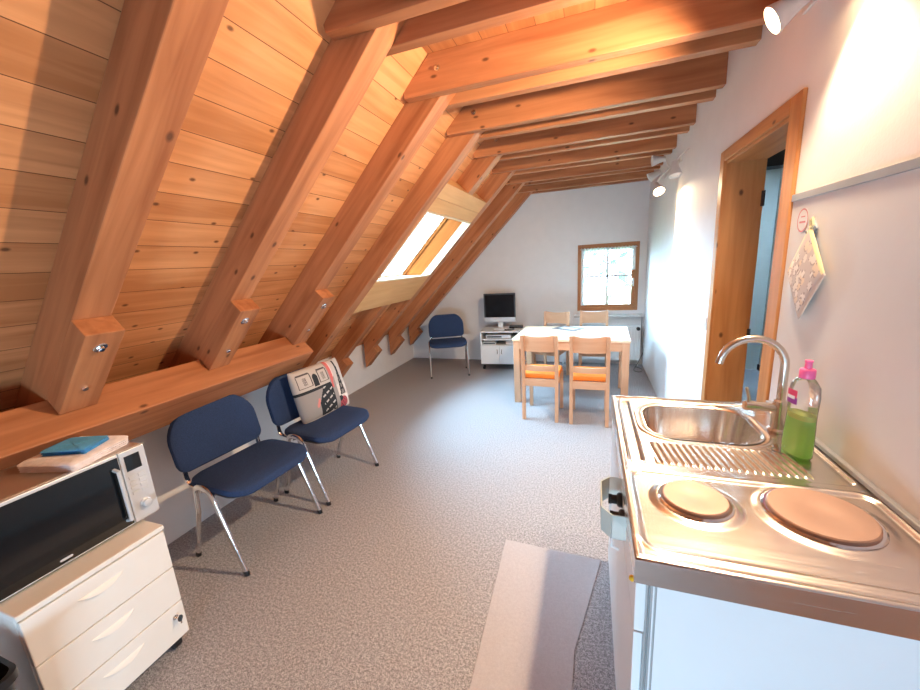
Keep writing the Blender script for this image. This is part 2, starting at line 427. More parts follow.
# hall behind the door
HX = 2.02
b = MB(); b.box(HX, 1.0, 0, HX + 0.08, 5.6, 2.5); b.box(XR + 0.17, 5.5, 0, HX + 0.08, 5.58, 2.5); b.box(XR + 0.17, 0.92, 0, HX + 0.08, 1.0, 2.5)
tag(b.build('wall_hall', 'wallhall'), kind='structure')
tag(MB().box(XR + 0.17, 1.0, 2.45, HX + 0.08, 4.1, 2.5).box(XR + 0.17, 4.6, 2.45, HX + 0.08, 5.6, 2.5).box(XR + 0.17, 4.1, 2.45, 1.62, 4.6, 2.5).build('ceiling_hall', 'wallhall'), kind='structure')  # the unseen gap left here is added to let daylight into the hall
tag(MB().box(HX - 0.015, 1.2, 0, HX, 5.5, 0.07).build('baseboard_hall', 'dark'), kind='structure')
hb = MB().box(XR + 0.19, 3.20, 2.04, HX, 3.34, 2.16)
tag(hb.build('dark_beam', 'dark'), 'dark brown beam crossing the hallway beyond the open doorway', 'beam')

# ------------------------------------------------------------------ rafters
RY0 = [0.81 + 0.6525 * k for k in range(8)]; RW = 0.125
ords = ['first', 'second', 'third', 'fourth', 'fifth', 'sixth', 'seventh', 'eighth']
raf_lab = [
    'thick sloping pine rafter nearest the camera, ending in a bolted block above the microwave',
    'sloping pine rafter with a bolted block standing above the empty blue chair',
    'sloping pine rafter whose bolted block sits at the far end of the low purlin beam',
    'sloping pine rafter along the near side of the skylight, no bolted block in view',
    'short pine rafter stub below the skylight, ending at the knee wall',
    'sloping pine rafter along the far side of the skylight',
    'thin-looking pine rafter between the skylight side rafter and the one at the end wall',
    'last pine rafter, close against the white end wall above the far blue chair']
AX = (R2, 0, R2)
def bolt(parent, s, n, y):
    x, z = sn(s, n)
    m4 = T(x, y, z) @ rot_to((R2, 0, -R2))
    w = MB().lathe([(0.024, -0.001), (0.024, 0.002), (0.022, 0.003), (0.0, 0.003)], 20, M4=m4)
    hx = MB(); hx.lathe([(0.024, -0.001), (0.024, 0.003), (0.0225, 0.004), (0.013, 0.004)], 20, M4=m4)
    hx.lathe([(0.012, 0.003), (0.012, 0.013), (0.010, 0.015), (0.001, 0.015)], 6, M4=m4)
    return hx.build('bolt', 'chrome', parent)
for k, y in enumerate(RY0):
    e = empty('roof_rafter', (0, y, 0), 0, raf_lab[k], 'rafter')
    y0, y1 = 0.0, RW
    low = [(-2.80, -2.80 + KB), (-2.80, -2.80 + K)]
    top = [(CZ - K, CZ), (CZ - KB, CZ)]
    if k == 4:
        s_a, s_b = SKY1 + 0.265, SKY0 - 0.40
        e2 = empty('roof_rafter', (0, y, 0), 0, 'short pine rafter stub above the skylight, running from its top board to the ceiling', 'rafter')
        MB().prism([sn(s_a, 0)] + top + [sn(s_a, -BD)], y0, y1, axis=AX).build('beam', 'rafter', e2, bevel=0.004)
        mb = MB().prism([low[1], sn(s_b, 0), sn(s_b, -BD), low[0]], y0, y1, axis=AX)
    else:
        mb = MB().prism([low[1]] + top + [low[0]], y0, y1, axis=AX)
    mb.build('beam', 'rafter', e, bevel=0.004)
    if k < 3:
        cl = MB().prism([(-1.792, -1.792 + K), (-1.732, 1.353), (-2.055, 1.020), (-2.116, -2.116 + K)], y0 - 0.002, y1 + 0.002, axis=AX)
        c = cl.build('cleat_block', 'rafter', e, bevel=0.003)
        nn = (K - (1.353 + 1.732)) * R2
        bolt(c, S(-1.769 - 0.02, 1.277 + 0.02), nn, 0.06); bolt(c, S(-1.937 - 0.02, 1.109 + 0.02), nn, 0.055)
    elif k > 3:
        cl = MB().prism([(-2.66, -2.66 + K), (-2.60, 0.475), (-2.80, 0.262), (-2.80, -2.80 + K)], y0 - 0.002, y1 + 0.002, axis=AX)
        cl.build('cleat_block', 'rafter', e, bevel=0.003)

# pairs of collar ties clamping each rafter
TT = 0.06
tie_near = {1: 'first ceiling tie in view, its dark rough end projecting beyond the second rafter',
            2: 'pine ceiling tie bolted to the near face of the third rafter, reddish and broad',
            3: 'pine ceiling tie on the near face of the rafter at the near skylight side',
            4: 'pine ceiling tie on the near face of the rafter cut by the skylight',
            5: 'pine ceiling tie on the near face of the rafter at the far skylight side',
            6: 'pine ceiling tie on the near face of the last rafter but one',
            7: 'pine ceiling tie on the near face of the last rafter by the end wall'}
tie_far = {1: 'pine ceiling tie on the far face of the second rafter, partner of the first tie',
           2: 'pine ceiling tie on the far face of the third rafter, lit along its lower edge',
           3: 'pine ceiling tie on the far face of the rafter at the near skylight side',
           4: 'pine ceiling tie on the far face of the rafter cut by the skylight',
           5: 'pine ceiling tie on the far face of the rafter at the far skylight side',
           6: 'pine ceiling tie on the far face of the last rafter but one',
           7: 'last pine ceiling tie, against the white end wall'}
for k in range(1, 8):
    for far in (0, 1):
        y = RY0[k] + RW if far else RY0[k] - TT
        t = min(TT, D - y - 0.004)
        x0b = TIE_Z - KB + 0.012; x0t = CZ - KB + 0.006
        xb = x0b + 0.02
        e = empty('collar_tie', (0, y, 0), 0, (tie_far if far else tie_near)[k], 'ceiling beam')
        mb = MB().prism([(xb, TIE_Z), (XR, TIE_Z), (XR, CZ), (x0t, CZ), (xb - 0.005, TIE_Z + 0.03)], 0.0, t, axis=(1, 0, 0))
        mb.build('beam', 'rafter', e, bevel=0.003)
        if not far:
            m4 = T(-0.77, 0, 2.53) @ rot_to((0, -1, 0))
            MB().lathe([(0.016, -0.001), (0.016, 0.003), (0.008, 0.004), (0.007, 0.010), (0.001, 0.011)], 14, M4=m4).build('bolt', 'nickel', e)

# purlin with the rafter blocks standing on it
s0 = S(-2.05, 1.01)
e = tag(slab(MB(), s0 - 0.262, s0, 0.0, 0.192, YB, RY0[2] + RW).build('purlin_beam', 'rafter', bevel=0.006),
        'long low pine purlin running under the rafters behind the two blue chairs', 'beam')

# skylight: headers, lining, sash and pane
e = tag(slab(slab(MB(), SKY1 + 0.128, SKY1 + 0.262, 0.0, -BD, SY0, SY1), SKY1 + 0.004, SKY1 + 0.125, 0.0, -BD, SY0, SY1).build('skylight_header', 'header', bevel=0.002),
        'pale double board across the top of the skylight', 'header board')
e = tag(MB().prism([sn(SKY0 - 0.40, 0.002), sn(SKY0 - 0.012, 0.002), sn(SKY0 - 0.048, -0.034), sn(SKY0 - 0.40, -0.034)], SY0, SY1).build('skylight_header', 'header', bevel=0.002),
        'broad pale board filling the bay below the skylight', 'header board')
e = empty('window_2', (0, 0, 0)); e['kind'] = 'structure'
b = MB()
def side_board(mb, n0, n1, y0, y1):
    mb.prism([sn(SKY0 + n0, n0), sn(SKY1, n0), sn(SKY1, n1), sn(SKY0 + n1, n1)], y0, y1, axis=AX)
side_board(b, 0.004, -0.075, SY1 - 0.022, SY1 - 0.001); side_board(b, 0.004, -0.075, SY0 + 0.001, SY0 + 0.016)
b.prism([sn(SKY0, 0.004), sn(SKY0 - 0.235, -0.235), sn(SKY0 - 0.255, -0.235), sn(SKY0 - 0.02, 0.004)], SY0 + 0.016, SY1 - 0.022)
slab(b, SKY1 - 0.015, SKY1, 0.004, -0.20, SY0, SY1)
tag(b.build('window_lining', 'lining', e), kind='structure')
b = MB()
side_board(b, -0.075, -0.235, SY1 - 0.03, SY1 + 0.015); side_board(b, -0.075, -0.235, SY0 - 0.015, SY0 + 0.02)
slab(b, SKYB - 0.05, SKY1 + 0.02, -0.215, -0.27, SY1 - 0.03, SY1 + 0.015, axis=AX); slab(b, SKYB - 0.05, SKY1 + 0.02, -0.215, -0.27, SY0 - 0.015, SY0 + 0.03, axis=AX)
slab(b, SKYB - 0.05, SKYB, -0.215, -0.27, SY0, SY1); slab(b, SKY1 - 0.03, SKY1 + 0.02, -0.19, -0.27, SY0, SY1)
tag(b.build('window_frame', 'sashwood', e, bevel=0.003), kind='structure')
b = slab(MB(), SKYB - 0.01, SKY1 - 0.02, -0.236, -0.242, SY0 + 0.01, SY1 - 0.02)
tag(b.build('window_pane', 'pane', e), kind='structure')

# gable window
e = empty('window_1', (0, 0, 0)); e['kind'] = 'structure'
b = MB(); fw = 0.045; fy0, fy1 = D - 0.012, D + 0.06
b.box(WX0, fy0, WZ0, WX0 + fw, fy1, WZ1); b.box(WX1 - fw, fy0, WZ0, WX1, fy1, WZ1)
b.box(WX0 + fw, fy0, WZ0, WX1 - fw, fy1, WZ0 + fw); b.box(WX0 + fw, fy0, WZ1 - fw, WX1 - fw, fy1, WZ1)
tag(b.build('window_frame', 'winwood', e, bevel=0.004), kind='structure')
b = MB(); a0, a1, c0, c1 = WX0 + fw, WX1 - fw, WZ0 + fw, WZ1 - fw; sw = 0.042
b.box(a0, fy0 + 0.008, c0, a0 + sw, fy1 - 0.01, c1); b.box(a1 - sw, fy0 + 0.008, c0, a1, fy1 - 0.01, c1)
b.box(a0 + sw, fy0 + 0.008, c0, a1 - sw, fy1 - 0.01, c0 + sw); b.box(a0 + sw, fy0 + 0.008, c1 - sw, a1 - sw, fy1 - 0.01, c1)
tag(b.build('window_sash', 'winwood', e, bevel=0.004), kind='structure')
b = MB(); b.box(0.198, D + 0.014, c0 + sw, 0.232, D + 0.036, c1 - sw); b.box(a0 + sw, D + 0.014, 1.230, a1 - sw, D + 0.036, 1.262)
tag(b.build('window_muntin', 'white', e), kind='structure')
tag(MB().box(a0 + sw, D + 0.022, c0 + sw, a1 - sw, D + 0.027, c1 - sw).build('window_pane', 'pane', e), kind='structure')
tag(MB().tube([(a1 - 0.02, fy0 + 0.008, 1.20), (a1 - 0.02, fy0 - 0.03, 1.20), (a1 - 0.02, fy0 - 0.035, 1.10)], 0.008, 10).build('window_handle', 'white', e), kind='structure')
b = MB().box(-0.215, D - 0.16, 0.695, 0.675, D, 0.720)
tag(b.build('window_sill', 'stone', e, bevel=0.004), kind='structure')

# curtain: ruffled valance and two gathered side panels
e = empty('window_curtain', (0.215, D - 0.03, 1.62), 0, 'short white sheer curtain with a ruffled top on the gable window', 'curtain')
def drape(x0, x1, z0, z1, folds, amp, nz=10, pinch=0.0):
    mb = MB(); nx = folds * 8; vs = []; fs = []
    for j in range(nz + 1):
        for i in range(nx + 1):
            u = i / nx; t = j / nz
            x = x0 + (x1 - x0) * (u * (1 - pinch * t) + (pinch * t * (0.0 if x0 < 0 else 1.0)))
            vs.append((x, amp * math.sin(u * folds * 2 * PI) - 0.012, z0 + (z1 - z0) * t + 0.004 * math.sin(u * folds * 2 * PI + 1)))
    for j in range(nz):
        for i in range(nx):
            a = j * (nx + 1) + i; fs.append((a, a + 1, a + nx + 2, a + nx + 1))
    mb.add(vs, fs, smooth=True); return mb
drape(-0.345, 0.345, 0.012, -0.055, 16, 0.008, 4).build('valance', 'lace', e)
drape(-0.345, -0.285, -0.03, -0.77, 3, 0.009, pinch=0.0).build('side_panel', 'sheer', e)
drape(0.285, 0.345, -0.03, -0.30, 3, 0.009, pinch=0.3).build('side_panel', 'sheer', e)
MB().tube([(-0.36, 0, 0.0), (0.36, 0, 0.0)], 0.004, 8).build('rod', 'white', e)

# door frame
e = empty('door_1', (0, 0, 0)); e['kind'] = 'structure'
b = MB(); px = XR - 0.014
b.box(px, 1.756, 0, XR, 1.846, 2.052); b.box(px, 2.577, 0, XR, 2.645, 2.052); b.box(px, 1.846, 1.994, XR, 2.577, 2.052)
tag(b.build('door_frame', 'doorwood', e, bevel=0.004), kind='structure')
b = MB(); xe = XR + 0.185
b.box(XR - 0.002, DY0, 0, xe, DY0 + 0.02, DZ); b.box(XR - 0.002, DY1 - 0.02, 0, xe, DY1, DZ, axis=(0, 0, 1), cross=(1, 0, 0)); b.box(XR - 0.002, DY0 + 0.02, DZ - 0.02, xe, DY1 - 0.02, DZ)
tag(b.build('door_lining', 'doorwood', e, bevel=0.003), kind='structure')
b = MB()
for z in (1.78, 1.02, 0.45): b.tube([(xe - 0.006, DY1 - 0.03, z - 0.04), (xe - 0.006, DY1 - 0.03, z + 0.04)], 0.009, 8)
tag(b.build('door_hinge', 'dark', e), kind='structure')

# ------------------------------------------------------------------ kitchenette
CX, CY0, CY1, HC = 0.097, 0.742, 1.742, 0.900
k = empty('kitchen_cabinet', (CX, CY0, 0), 0, 'white kitchenette base cabinet under the steel sink and hob top', 'cabinet')
b = MB(); b.prism([(0.026, 0.0), (0.598, 0.0), (0.598, 0.838), (0.582, 0.838), (0.582, 0.09), (0.042, 0.09), (0.042, 0.838), (0.026, 0.838)], 0.0235, 0.98); b.build('body', 'white', k)
b = MB(); b.box(0.036, 0.008, 0.0, 0.598, 0.0225, 0.838); b.build('side_panel', 'white', k, bevel=0.001)
b = MB()
for x in (0.028, 0.036, 0.044): b.tube([(x, 0.010, 0.0), (x, 0.010, 0.838)], 0.0032, 8)
b.build('corner_profile', 'groove', k)
for y0, y1 in ((0.012, 0.488), (0.492, 0.97)):
    d = MB().box(0.005, y0, 0.07, 0.024, y1, 0.70).build('door', 'white', k, bevel=0.002)
    MB().tube([(0.005, y0 + (0.42 if y0 < 0.2 else 0.06), 0.56), (-0.018, y0 + (0.42 if y0 < 0.2 else 0.06), 0.57), (-0.018, y0 + (0.42 if y0 < 0.2 else 0.06), 0.65), (0.005, y0 + (0.42 if y0 < 0.2 else 0.06), 0.66)], 0.005, 8).build('handle', 'white', d)
MB().box(0.005, 0.012, 0.705, 0.03, 0.97, 0.838).build('control_panel', 'white', k, bevel=0.002)
for y in (1.118 - CY0, 1.034 - CY0):
    m4 = T(0.005, y, 0.785) @ rot_to((-1, 0, 0))
    kn = MB().lathe([(0.022, 0.0), (0.022, 0.010), (0.019, 0.014), (0.014, 0.016), (0.0135, 0.030), (0.012, 0.033), (0.001, 0.033)], 20, M4=m4)
    kn.box(-0.004, -0.015, 0.03, 0.004, 0.015, 0.040, M4=m4)
    kn.build('control_knob', 'black', k)
# clear guard in front of the knobs
b = MB(); gy0, gy1 = 0.985 - CY0, 1.175 - CY0; gx = -0.055
prof = [(0.005, gy0), (-0.03, gy0), (gx, gy0 + 0.03), (gx, gy1 - 0.03), (-0.03, gy1), (0.005, gy1)]
def ribbon(mb, path, z0, z1, t=0.004):
    for (ax_, ay), (bx, by) in zip(path, path[1:]):
        d = Vector((bx - ax_, by - ay, 0)).normalized(); n = Vector((-d.y, d.x, 0)) * t
        mb.prism([(ax_, ay), (bx, by), (bx + n.x, by + n.y), (ax_ + n.x, ay + n.y)], z0, z1, plane='xy')
ribbon(b, prof, 0.750, 0.825)
tag(b.build('knob_guard', 'acryl', k), 'clear plastic guard over the two black knobs')

w = empty('sink_hob_worktop', (CX, CY0, HC), 0, 'stainless steel one-piece worktop with sink, ribbed drainer and two hotplates', 'worktop')
def sdrr(x, y, cx, cy, wx, wy, r):
    dx, dy = abs(x - cx) - wx / 2 + r, abs(y - cy) - wy / 2 + r
    return math.hypot(max(dx, 0), max(dy, 0)) + min(max(dx, dy), 0) - r
def sstep(a, b_, x):
    t = max(0, min(1, (x - a) / (b_ - a))); return t * t * (3 - 2 * t)
BW = (0.285, 0.775, 0.36, 0.315, 0.10)     # bowl (local centre, size, corner radius)
HPS = ((0.163, 0.245, 0.0725), (0.420, 0.250, 0.098))
def topz(x, y):
    z = 0.0
    e_ = min(x, y, 1.0 - y, 0.60 - x)
    z += 0.004 * (1 - sstep(0.006, 0.02, e_)) if e_ > 0.004 else 0.004 * max(0, e_ / 0.004)
    d = sdrr(x, y, 0.30, 0.69, 0.555, 0.57, 0.025)        # wet area pressed down
    z -= 0.006 * (1 - sstep(-0.010, 0.0, d))
    d = sdrr(x, y, 0.047, 0.69, 0.042, 0.53, 0.012); z += 0.0035 * math.exp(-(d / 0.0035) ** 2) * (1 if x < 0.075 else 0)
    d = sdrr(x, y, 0.30, 0.205, 0.555, 0.325, 0.035); z -= 0.005 * (1 - sstep(-0.010, 0.0, d)); z += 0.0025 * math.exp(-((d - 0.006) / 0.005) ** 2)
    for hx, hy, hr in HPS:
        rr_ = math.hypot(x - hx, y - hy); z += 0.005 * (1 - sstep(hr + 0.012, hr + 0.035, rr_))
    d = sdrr(x, y, *BW); z += 0.003 * math.exp(-((d - 0.022) / 0.007) ** 2)
    if 0.425 < y < 0.585 and 0.10 < x < 0.50:               # drainer ribs
        f_ = sstep(0.425, 0.44, y) * (1 - sstep(0.57, 0.585, y)) * sstep(0.10, 0.112, x) * (1 - sstep(0.488, 0.50, x))
        z += 0.0045 * f_ * (0.5 + 0.5 * math.cos(2 * PI * (x + 0.12 * (y - 0.5)) / 0.0195))
    return z
nx, ny = 200, 260
vs = [(0.60 * i / nx, 1.0 * j / ny, topz(0.60 * i / nx, j / ny)) for j in range(ny + 1) for i in range(nx + 1)]
fs = []
for j in range(ny):
    for i in range(nx):
        if sdrr(0.60 * (i + 0.5) / nx, (j + 0.5) / ny, *BW) < -0.002: continue
        a = j * (nx + 1) + i; fs.append((a, a + 1, a + nx + 2, a + nx + 1))
MB().add(vs, fs, smooth=True).build('steel_top', 'steel', w)
b = MB()   # apron: folded rims all round
def rect(o_, z): return [(o_, o_, z), (0.60 - o_, o_, z), (0.60 - o_, 1.0 - o_, z), (o_, 1.0 - o_, z)]
b.loft([rect(0.0075, 0.0041), rect(0.003, 0.0035), rect(0.0, 0.0), rect(0.0, -0.058), rect(0.014, -0.058), rect(0.014, -0.006)], closed=(False, False), smooth=False)
b.build('rim', 'steel', w)
def ringrr(off, z, n=8):
    return [(BW[0] + x, BW[1] + y, z) for x, y in rr(BW[2] + 2 * off, BW[3] + 2 * off, max(0.02, BW[4] + off), n)]
MB().loft([ringrr(0.010, -0.0035), ringrr(0.004, -0.0030), ringrr(-0.002, -0.008), ringrr(-0.010, -0.06), ringrr(-0.018, -0.125), ringrr(-0.028, -0.145), ringrr(-0.05, -0.152), ringrr(-0.10, -0.155), ringrr(-0.13, -0.157)], closed=(False, True)).build('bowl', 'bowl', w)
m4 = T(BW[0] - 0.02, BW[1] - 0.06, -0.157)
MB().lathe([(0.042, 0.0), (0.042, 0.004), (0.036, 0.006), (0.030, 0.003), (0.018, 0.003), (0.016, 0.008), (0.001, 0.009)], 24, M4=m4).build('drain', 'chrome', w)
MB().lathe([(0.03, -0.001), (0.03, 0.0), (0.018, 0.002), (0.001, 0.002)], 20, M4=T(BW[0] + 0.20, BW[1] - 0.175, -0.002)).build('overflow_cap', 'chrome', w)
for (hx, hy, hr), nm in zip(HPS, ('small round hotplate', 'large round hotplate')):
    m4 = T(hx, hy, 0.0)
    h = MB().lathe([(hr + 0.001, -0.002), (hr + 0.001, 0.010), (hr - 0.002, 0.0125), (0.030, 0.0125), (0.024, 0.0115), (0.001, 0.0115)], 48, M4=m4).build('hotplate', 'iron', w)
    tag(h, nm)
    MB().lathe([(hr + 0.012, -0.002), (hr + 0.011, 0.003), (hr + 0.007, 0.006), (hr + 0.001, 0.0055), (hr + 0.001, -0.002)], 48, M4=m4, closed=(False, False)).build('trim_ring', 'chrome', h)
MB().lathe([(0.006, 0.0), (0.007, 0.004), (0.004, 0.008), (0.001, 0.009)], 12, M4=T(-0.001, 0.004, -0.052) @ rot_to((-1, 0, 0))).build('corner_cap', 'yellow', w)

# faucet
f = empty('kitchen_faucet', (0.620, 1.487, HC - 0.005), 0, 'brushed metal kitchen tap with a tall curved spout behind the sink', 'tap')
MB().lathe([(0.027, 0.0), (0.027, 0.008), (0.023, 0.012), (0.021, 0.014), (0.0205, 0.10), (0.019, 0.112), (0.013, 0.118), (0.0125, 0.13)], 24).build('body', 'nickel', f)
pts = [(0, 0, 0.11), (0, 0, 0.17), (0, 0, 0.235)]
for i in range(1, 14):
    a = math.radians(i * 165 / 13); pts.append((-0.094 + 0.094 * math.cos(a), 0, 0.235 + 0.094 * math.sin(a)))
pts.append((pts[-1][0] - 0.004, 0, pts[-1][2] - 0.02))
MB().tube(pts, 0.0125, 16).build('spout', 'nickel', f)
m4 = T(0, 0, 0.085) @ rot_to((-1, 0.0, 0.05))
MB().lathe([(0.016, 0.015), (0.016, 0.07), (0.0175, 0.072), (0.0175, 0.10), (0.014, 0.104), (0.001, 0.105)], 20, M4=m4).build('valve', 'nickel', f)
MB().tube([(-0.088, 0, 0.10), (-0.092, 0.0, 0.125), (-0.10, 0.0, 0.155)], [0.006, 0.0055, 0.005], 10).build('lever', 'nickel', f)

# washing-up liquid
bt = empty('soap_bottle', (0.604, 1.315, HC - 0.003), math.radians(-68), 'clear bottle half full of green washing-up liquid with a pink cap', 'bottle')
def oval(w_, d_, z, n=28, p=2.4):
    r = []
    for i in range(n):
        a = 2 * PI * i / n; c, s_ = math.cos(a), math.sin(a)
        r.append((w_ / 2 * math.copysign(abs(c) ** (2 / p), c), d_ / 2 * math.copysign(abs(s_) ** (2 / p), s_), z))
    return r
prof = [(0.078, 0.046, 0.0), (0.086, 0.052, 0.006), (0.086, 0.052, 0.06), (0.080, 0.049, 0.12), (0.080, 0.049, 0.15), (0.084, 0.050, 0.19), (0.078, 0.046, 0.222), (0.050, 0.036, 0.240), (0.032, 0.030, 0.247), (0.030, 0.030, 0.252)]
MB().loft([oval(*p) for p in prof]).build('bottle', 'clear', bt)
MB().loft([oval(p[0] - 0.005, p[1] - 0.005, p[2] + (0.003 if i == 0 else 0)) for i, p in enumerate(prof[:4])]).build('liquid', 'green', bt)
MB().loft([oval(0.075, 0.044, 0.120), oval(0.075, 0.044, 0.136)]).build('foam', 'greenfoam', bt)
cp = MB().lathe([(0.0185, 0.246), (0.019, 0.248), (0.019, 0.270), (0.017, 0.273), (0.009, 0.275), (0.0085, 0.292), (0.0095, 0.294), (0.0095, 0.299), (0.001, 0.300)], 20).build('cap', 'pink', bt)
def label_patch(mb, u0, u1, z0, z1, off, mat=0, side=-1, n=10):
    vs = []
    for z in (z0, z1):
        for i in range(n + 1):
            u = u0 + (u1 - u0) * i / n
            wd, dd = 0.083 / 2, 0.0505 / 2
            y = dd * (max(0, 1 - abs(u / wd) ** 2.4)) ** (1 / 2.4)
            vs.append((u, side * (y + off), z))
    mb.add(vs, [(i, i + 1, i + n + 2, i + n + 1) for i in range(n)], smooth=True, mat=mat)
b = MB(); label_patch(b, -0.036, 0.006, 0.165, 0.185, 0.0012, 0); label_patch(b, -0.036, 0.004, 0.185, 0.208, 0.0012, 1); label_patch(b, -0.031, -0.002, 0.180, 0.190, 0.0018, 2)
b.build('label', ['labelpurple', 'labelred', 'labelwhite'], bt)

# splashback and what hangs on it
sp = empty('splashback', (XR, 0, 0), 0, 'pale grey splashback panel on the wall behind the worktop', 'splashback')
MB().box(-0.006, 0.40, HC + 0.006, -0.0005, 1.750, 1.680).build('panel', 'board', sp)
MB().box(-0.012, 0.40, 1.678, -0.0005, 1.752, 1.702).build('edge_strip', 'alu', sp, bevel=0.002)
MB().box(-0.02, 0.742, HC + 0.004, -0.0005, 1.742, HC + 0.018).build('sealing_strip', 'alu', sp, bevel=0.003)
xs = XR - 0.0062
st_ = MB()
cy, cz, ra = 1.665, 1.607, 0.036
ring = lambda r, x: [(x, cy + r * math.cos(2 * PI * i / 32), cz + r * 1.12 * math.sin(2 * PI * i / 32)) for i in range(32)]
st_.loft([ring(ra, xs), ring(ra, xs - 0.0008), ring(0.001, xs - 0.0008)], mat=0, smooth=False)
st_.loft([ring(ra * 0.98, xs - 0.0012), ring(ra * 0.86, xs - 0.0012)], mat=1, closed=(False, False), smooth=False)
st_.box(xs - 0.0012, cy - 0.020, cz - 0.009, xs - 0.0009, cy + 0.020, cz - 0.003, mat=1)
st_.box(xs - 0.0012, cy - 0.014, cz + 0.010, xs - 0.0009, cy + 0.012, cz + 0.014, mat=1)
tag(st_.build('sticker', ['board', 'pinkink']), 'small round sticker with a faded pink ring beside the door frame', 'sticker')
hk = MB(); hy, hz = 1.585, 1.575
hk.prism([(hy, hz + 0.030), (hy + 0.024, hz), (hy, hz - 0.030), (hy - 0.024, hz)], xs - 0.006, xs, plane='yz')
hk.tube([(xs - 0.004, hy, hz - 0.008), (xs - 0.018, hy, hz - 0.016), (xs - 0.022, hy, hz - 0.006)], 0.003, 8)
tag(hk.build('wall_hook', 'alu', bevel=0.001), 'grey diamond-shaped wall hook holding the pot holder', 'hook')

def printed_pad(name, mat, parent, W, H, fn_col, thick, nu=64, nv=56, M4=None, fz=None):
    """pillow-like sheet in local xz (front = -y), coloured per face corner by fn_col(u, v)"""
    vs, fs = [], []
    def th(u, v):
        return thick * (max(0.0, 1 - abs(2 * u - 1) ** 4) * max(0.0, 1 - abs(2 * v - 1) ** 4)) ** 0.5 + 0.003
    for side in (-1, 1):
        for j in range(nv + 1):
            for i in range(nu + 1):
                u, v = i / nu, j / nv
                dz = fz(u, v) if fz else 0
                vs.append(((u - 0.5) * W, side * th(u, v) / 2 * 1.0 + dz, (v - 0.5) * H))
    n1 = (nu + 1) * (nv + 1)
    for s_ in (0, 1):
        for j in range(nv):
            for i in range(nu):
                a = s_ * n1 + j * (nu + 1) + i; q = (a, a + 1, a + nu + 2, a + nu + 1)
                fs.append(q if s_ == 0 else q[::-1])
    for i in range(nu):
        fs.append((i + 1, i, n1 + i, n1 + i + 1)); a = nv * (nu + 1) + i; fs.append((a, a + 1, n1 + a + 1, n1 + a))
    for j in range(nv):
        a = j * (nu + 1); fs.append((a, a + nu + 1, n1 + a + nu + 1, n1 + a)); a += nu; fs.append((a + nu + 1, a, n1 + a, n1 + a + nu + 1))
    o = MB().add(vs, fs, smooth=True, M4=M4).build(name, mat, parent)
    me = o.data; ca = me.color_attributes.new('print', 'FLOAT_COLOR', 'CORNER')
    for p in me.polygons:
        vi = [x % n1 for x in p.vertices]
        u = sum((x % (nu + 1)) for x in vi) / len(vi) / nu; v = sum((x // (nu + 1)) for x in vi) / len(vi) / nv
        c = fn_col(u, v)
        for li in p.loop_indices: ca.data[li].color = (*c, 1)
    return o

ph = empty('pot_holder', (XR - 0.022, 1.570, 1.430), math.radians(-90), 'quilted cream pot holder with a leaf pattern hanging by its corner', 'pot holder')
blobs = [(random.uniform(0.08, 0.92), random.uniform(0.08, 0.92), random.uniform(0.05, 0.10), random.choice([(0.80, 0.74, 0.68), (0.82, 0.77, 0.73), (0.76, 0.64, 0.52)])) for _ in range(34)]
def potcol(u, v):
    c = (0.60, 0.54, 0.52)
    for bu, bv, br, bc in blobs:
        if math.hypot(u - bu, (v - bv) * 1.4) < br: c = bc
        elif math.hypot(u - bu, (v - bv) * 1.4) < br * 1.15: c = (0.40, 0.34, 0.32)
    if u > 0.94 or v > 0.94: c = (0.85, 0.72, 0.40)
    if u < 0.04 or v < 0.04: c = (0.62, 0.52, 0.45)
    return c
printed_pad('quilted_square', 'potcloth', ph, 0.195, 0.195, potcol, 0.014, 40, 40, M4=RY(0) @ Matrix.Scale(1.0, 4) @ Matrix.Shear('XZ', 4, (0, 0)) @ Matrix(((0.85, 0, 0, 0), (0, 1, 0, 0), (0, 0, 1.12, 0), (0, 0, 0, 1))) @ RY(-45))
MB().tube([(0.0, 0, 0.145), (0.012, 0, 0.155), (0.006, 0, 0.178), (-0.006, 0, 0.172), (-0.004, 0, 0.148)], 0.004, 8).build('hanging_loop', 'cordcream', ph)

# switch on the wall past the door
sw_ = empty('light_switch', (XR, 2.725, 1.07), 0, 'white rocker switch plate on the wall just past the door frame', 'switch')
MB().box(-0.009, -0.04, -0.04, 0, 0.04, 0.04).build('plate', 'white', sw_, bevel=0.003)
MB().box(-0.013, -0.024, -0.028, -0.008, 0.024, 0.028).build('rocker', 'white', sw_, bevel=0.002)

# ------------------------------------------------------------------ spotlights
def spot_head(parent, loc, aim, lit):
    d = (Vector(aim) - Vector(loc)).normalized(); m4 = T(*loc) @ rot_to(d)
    h = MB().lathe([(0.010, -0.085), (0.022, -0.08), (0.026, -0.05), (0.030, -0.03), (0.046, 0.02), (0.048, 0.03), (0.045, 0.031), (0.028, -0.028), (0.022, -0.045)], 24, M4=m4, closed=(True, False)).build('spot_head', 'fixture', parent)
    MB().lathe([(0.012, -0.045), (0.016, -0.02), (0.034, 0.012), (0.034, 0.02), (0.022, 0.028), (0.001, 0.030)], 20, M4=m4).build('bulb', 'bulb' if lit else 'bulboff', h)
    return d
def lamp(loc, aim, energy, size=110, col=(1.0, 0.74, 0.48), blend=0.6, rad=0.03, off=0.05):
    d = (Vector(aim) - Vector(loc)).normalized()
    L = bpy.data.lights.new('spot_light', 'SPOT'); L.energy = energy; L.color = col; L.spot_size = math.radians(size); L.spot_blend = blend; L.shadow_soft_size = rad
    o = bpy.data.objects.new('spot_light', L); COL.objects.link(o)
    o.location = Vector(loc) + d * off; o.rotation_euler = (-d).to_track_quat('Z', 'Y').to_euler()
    return o

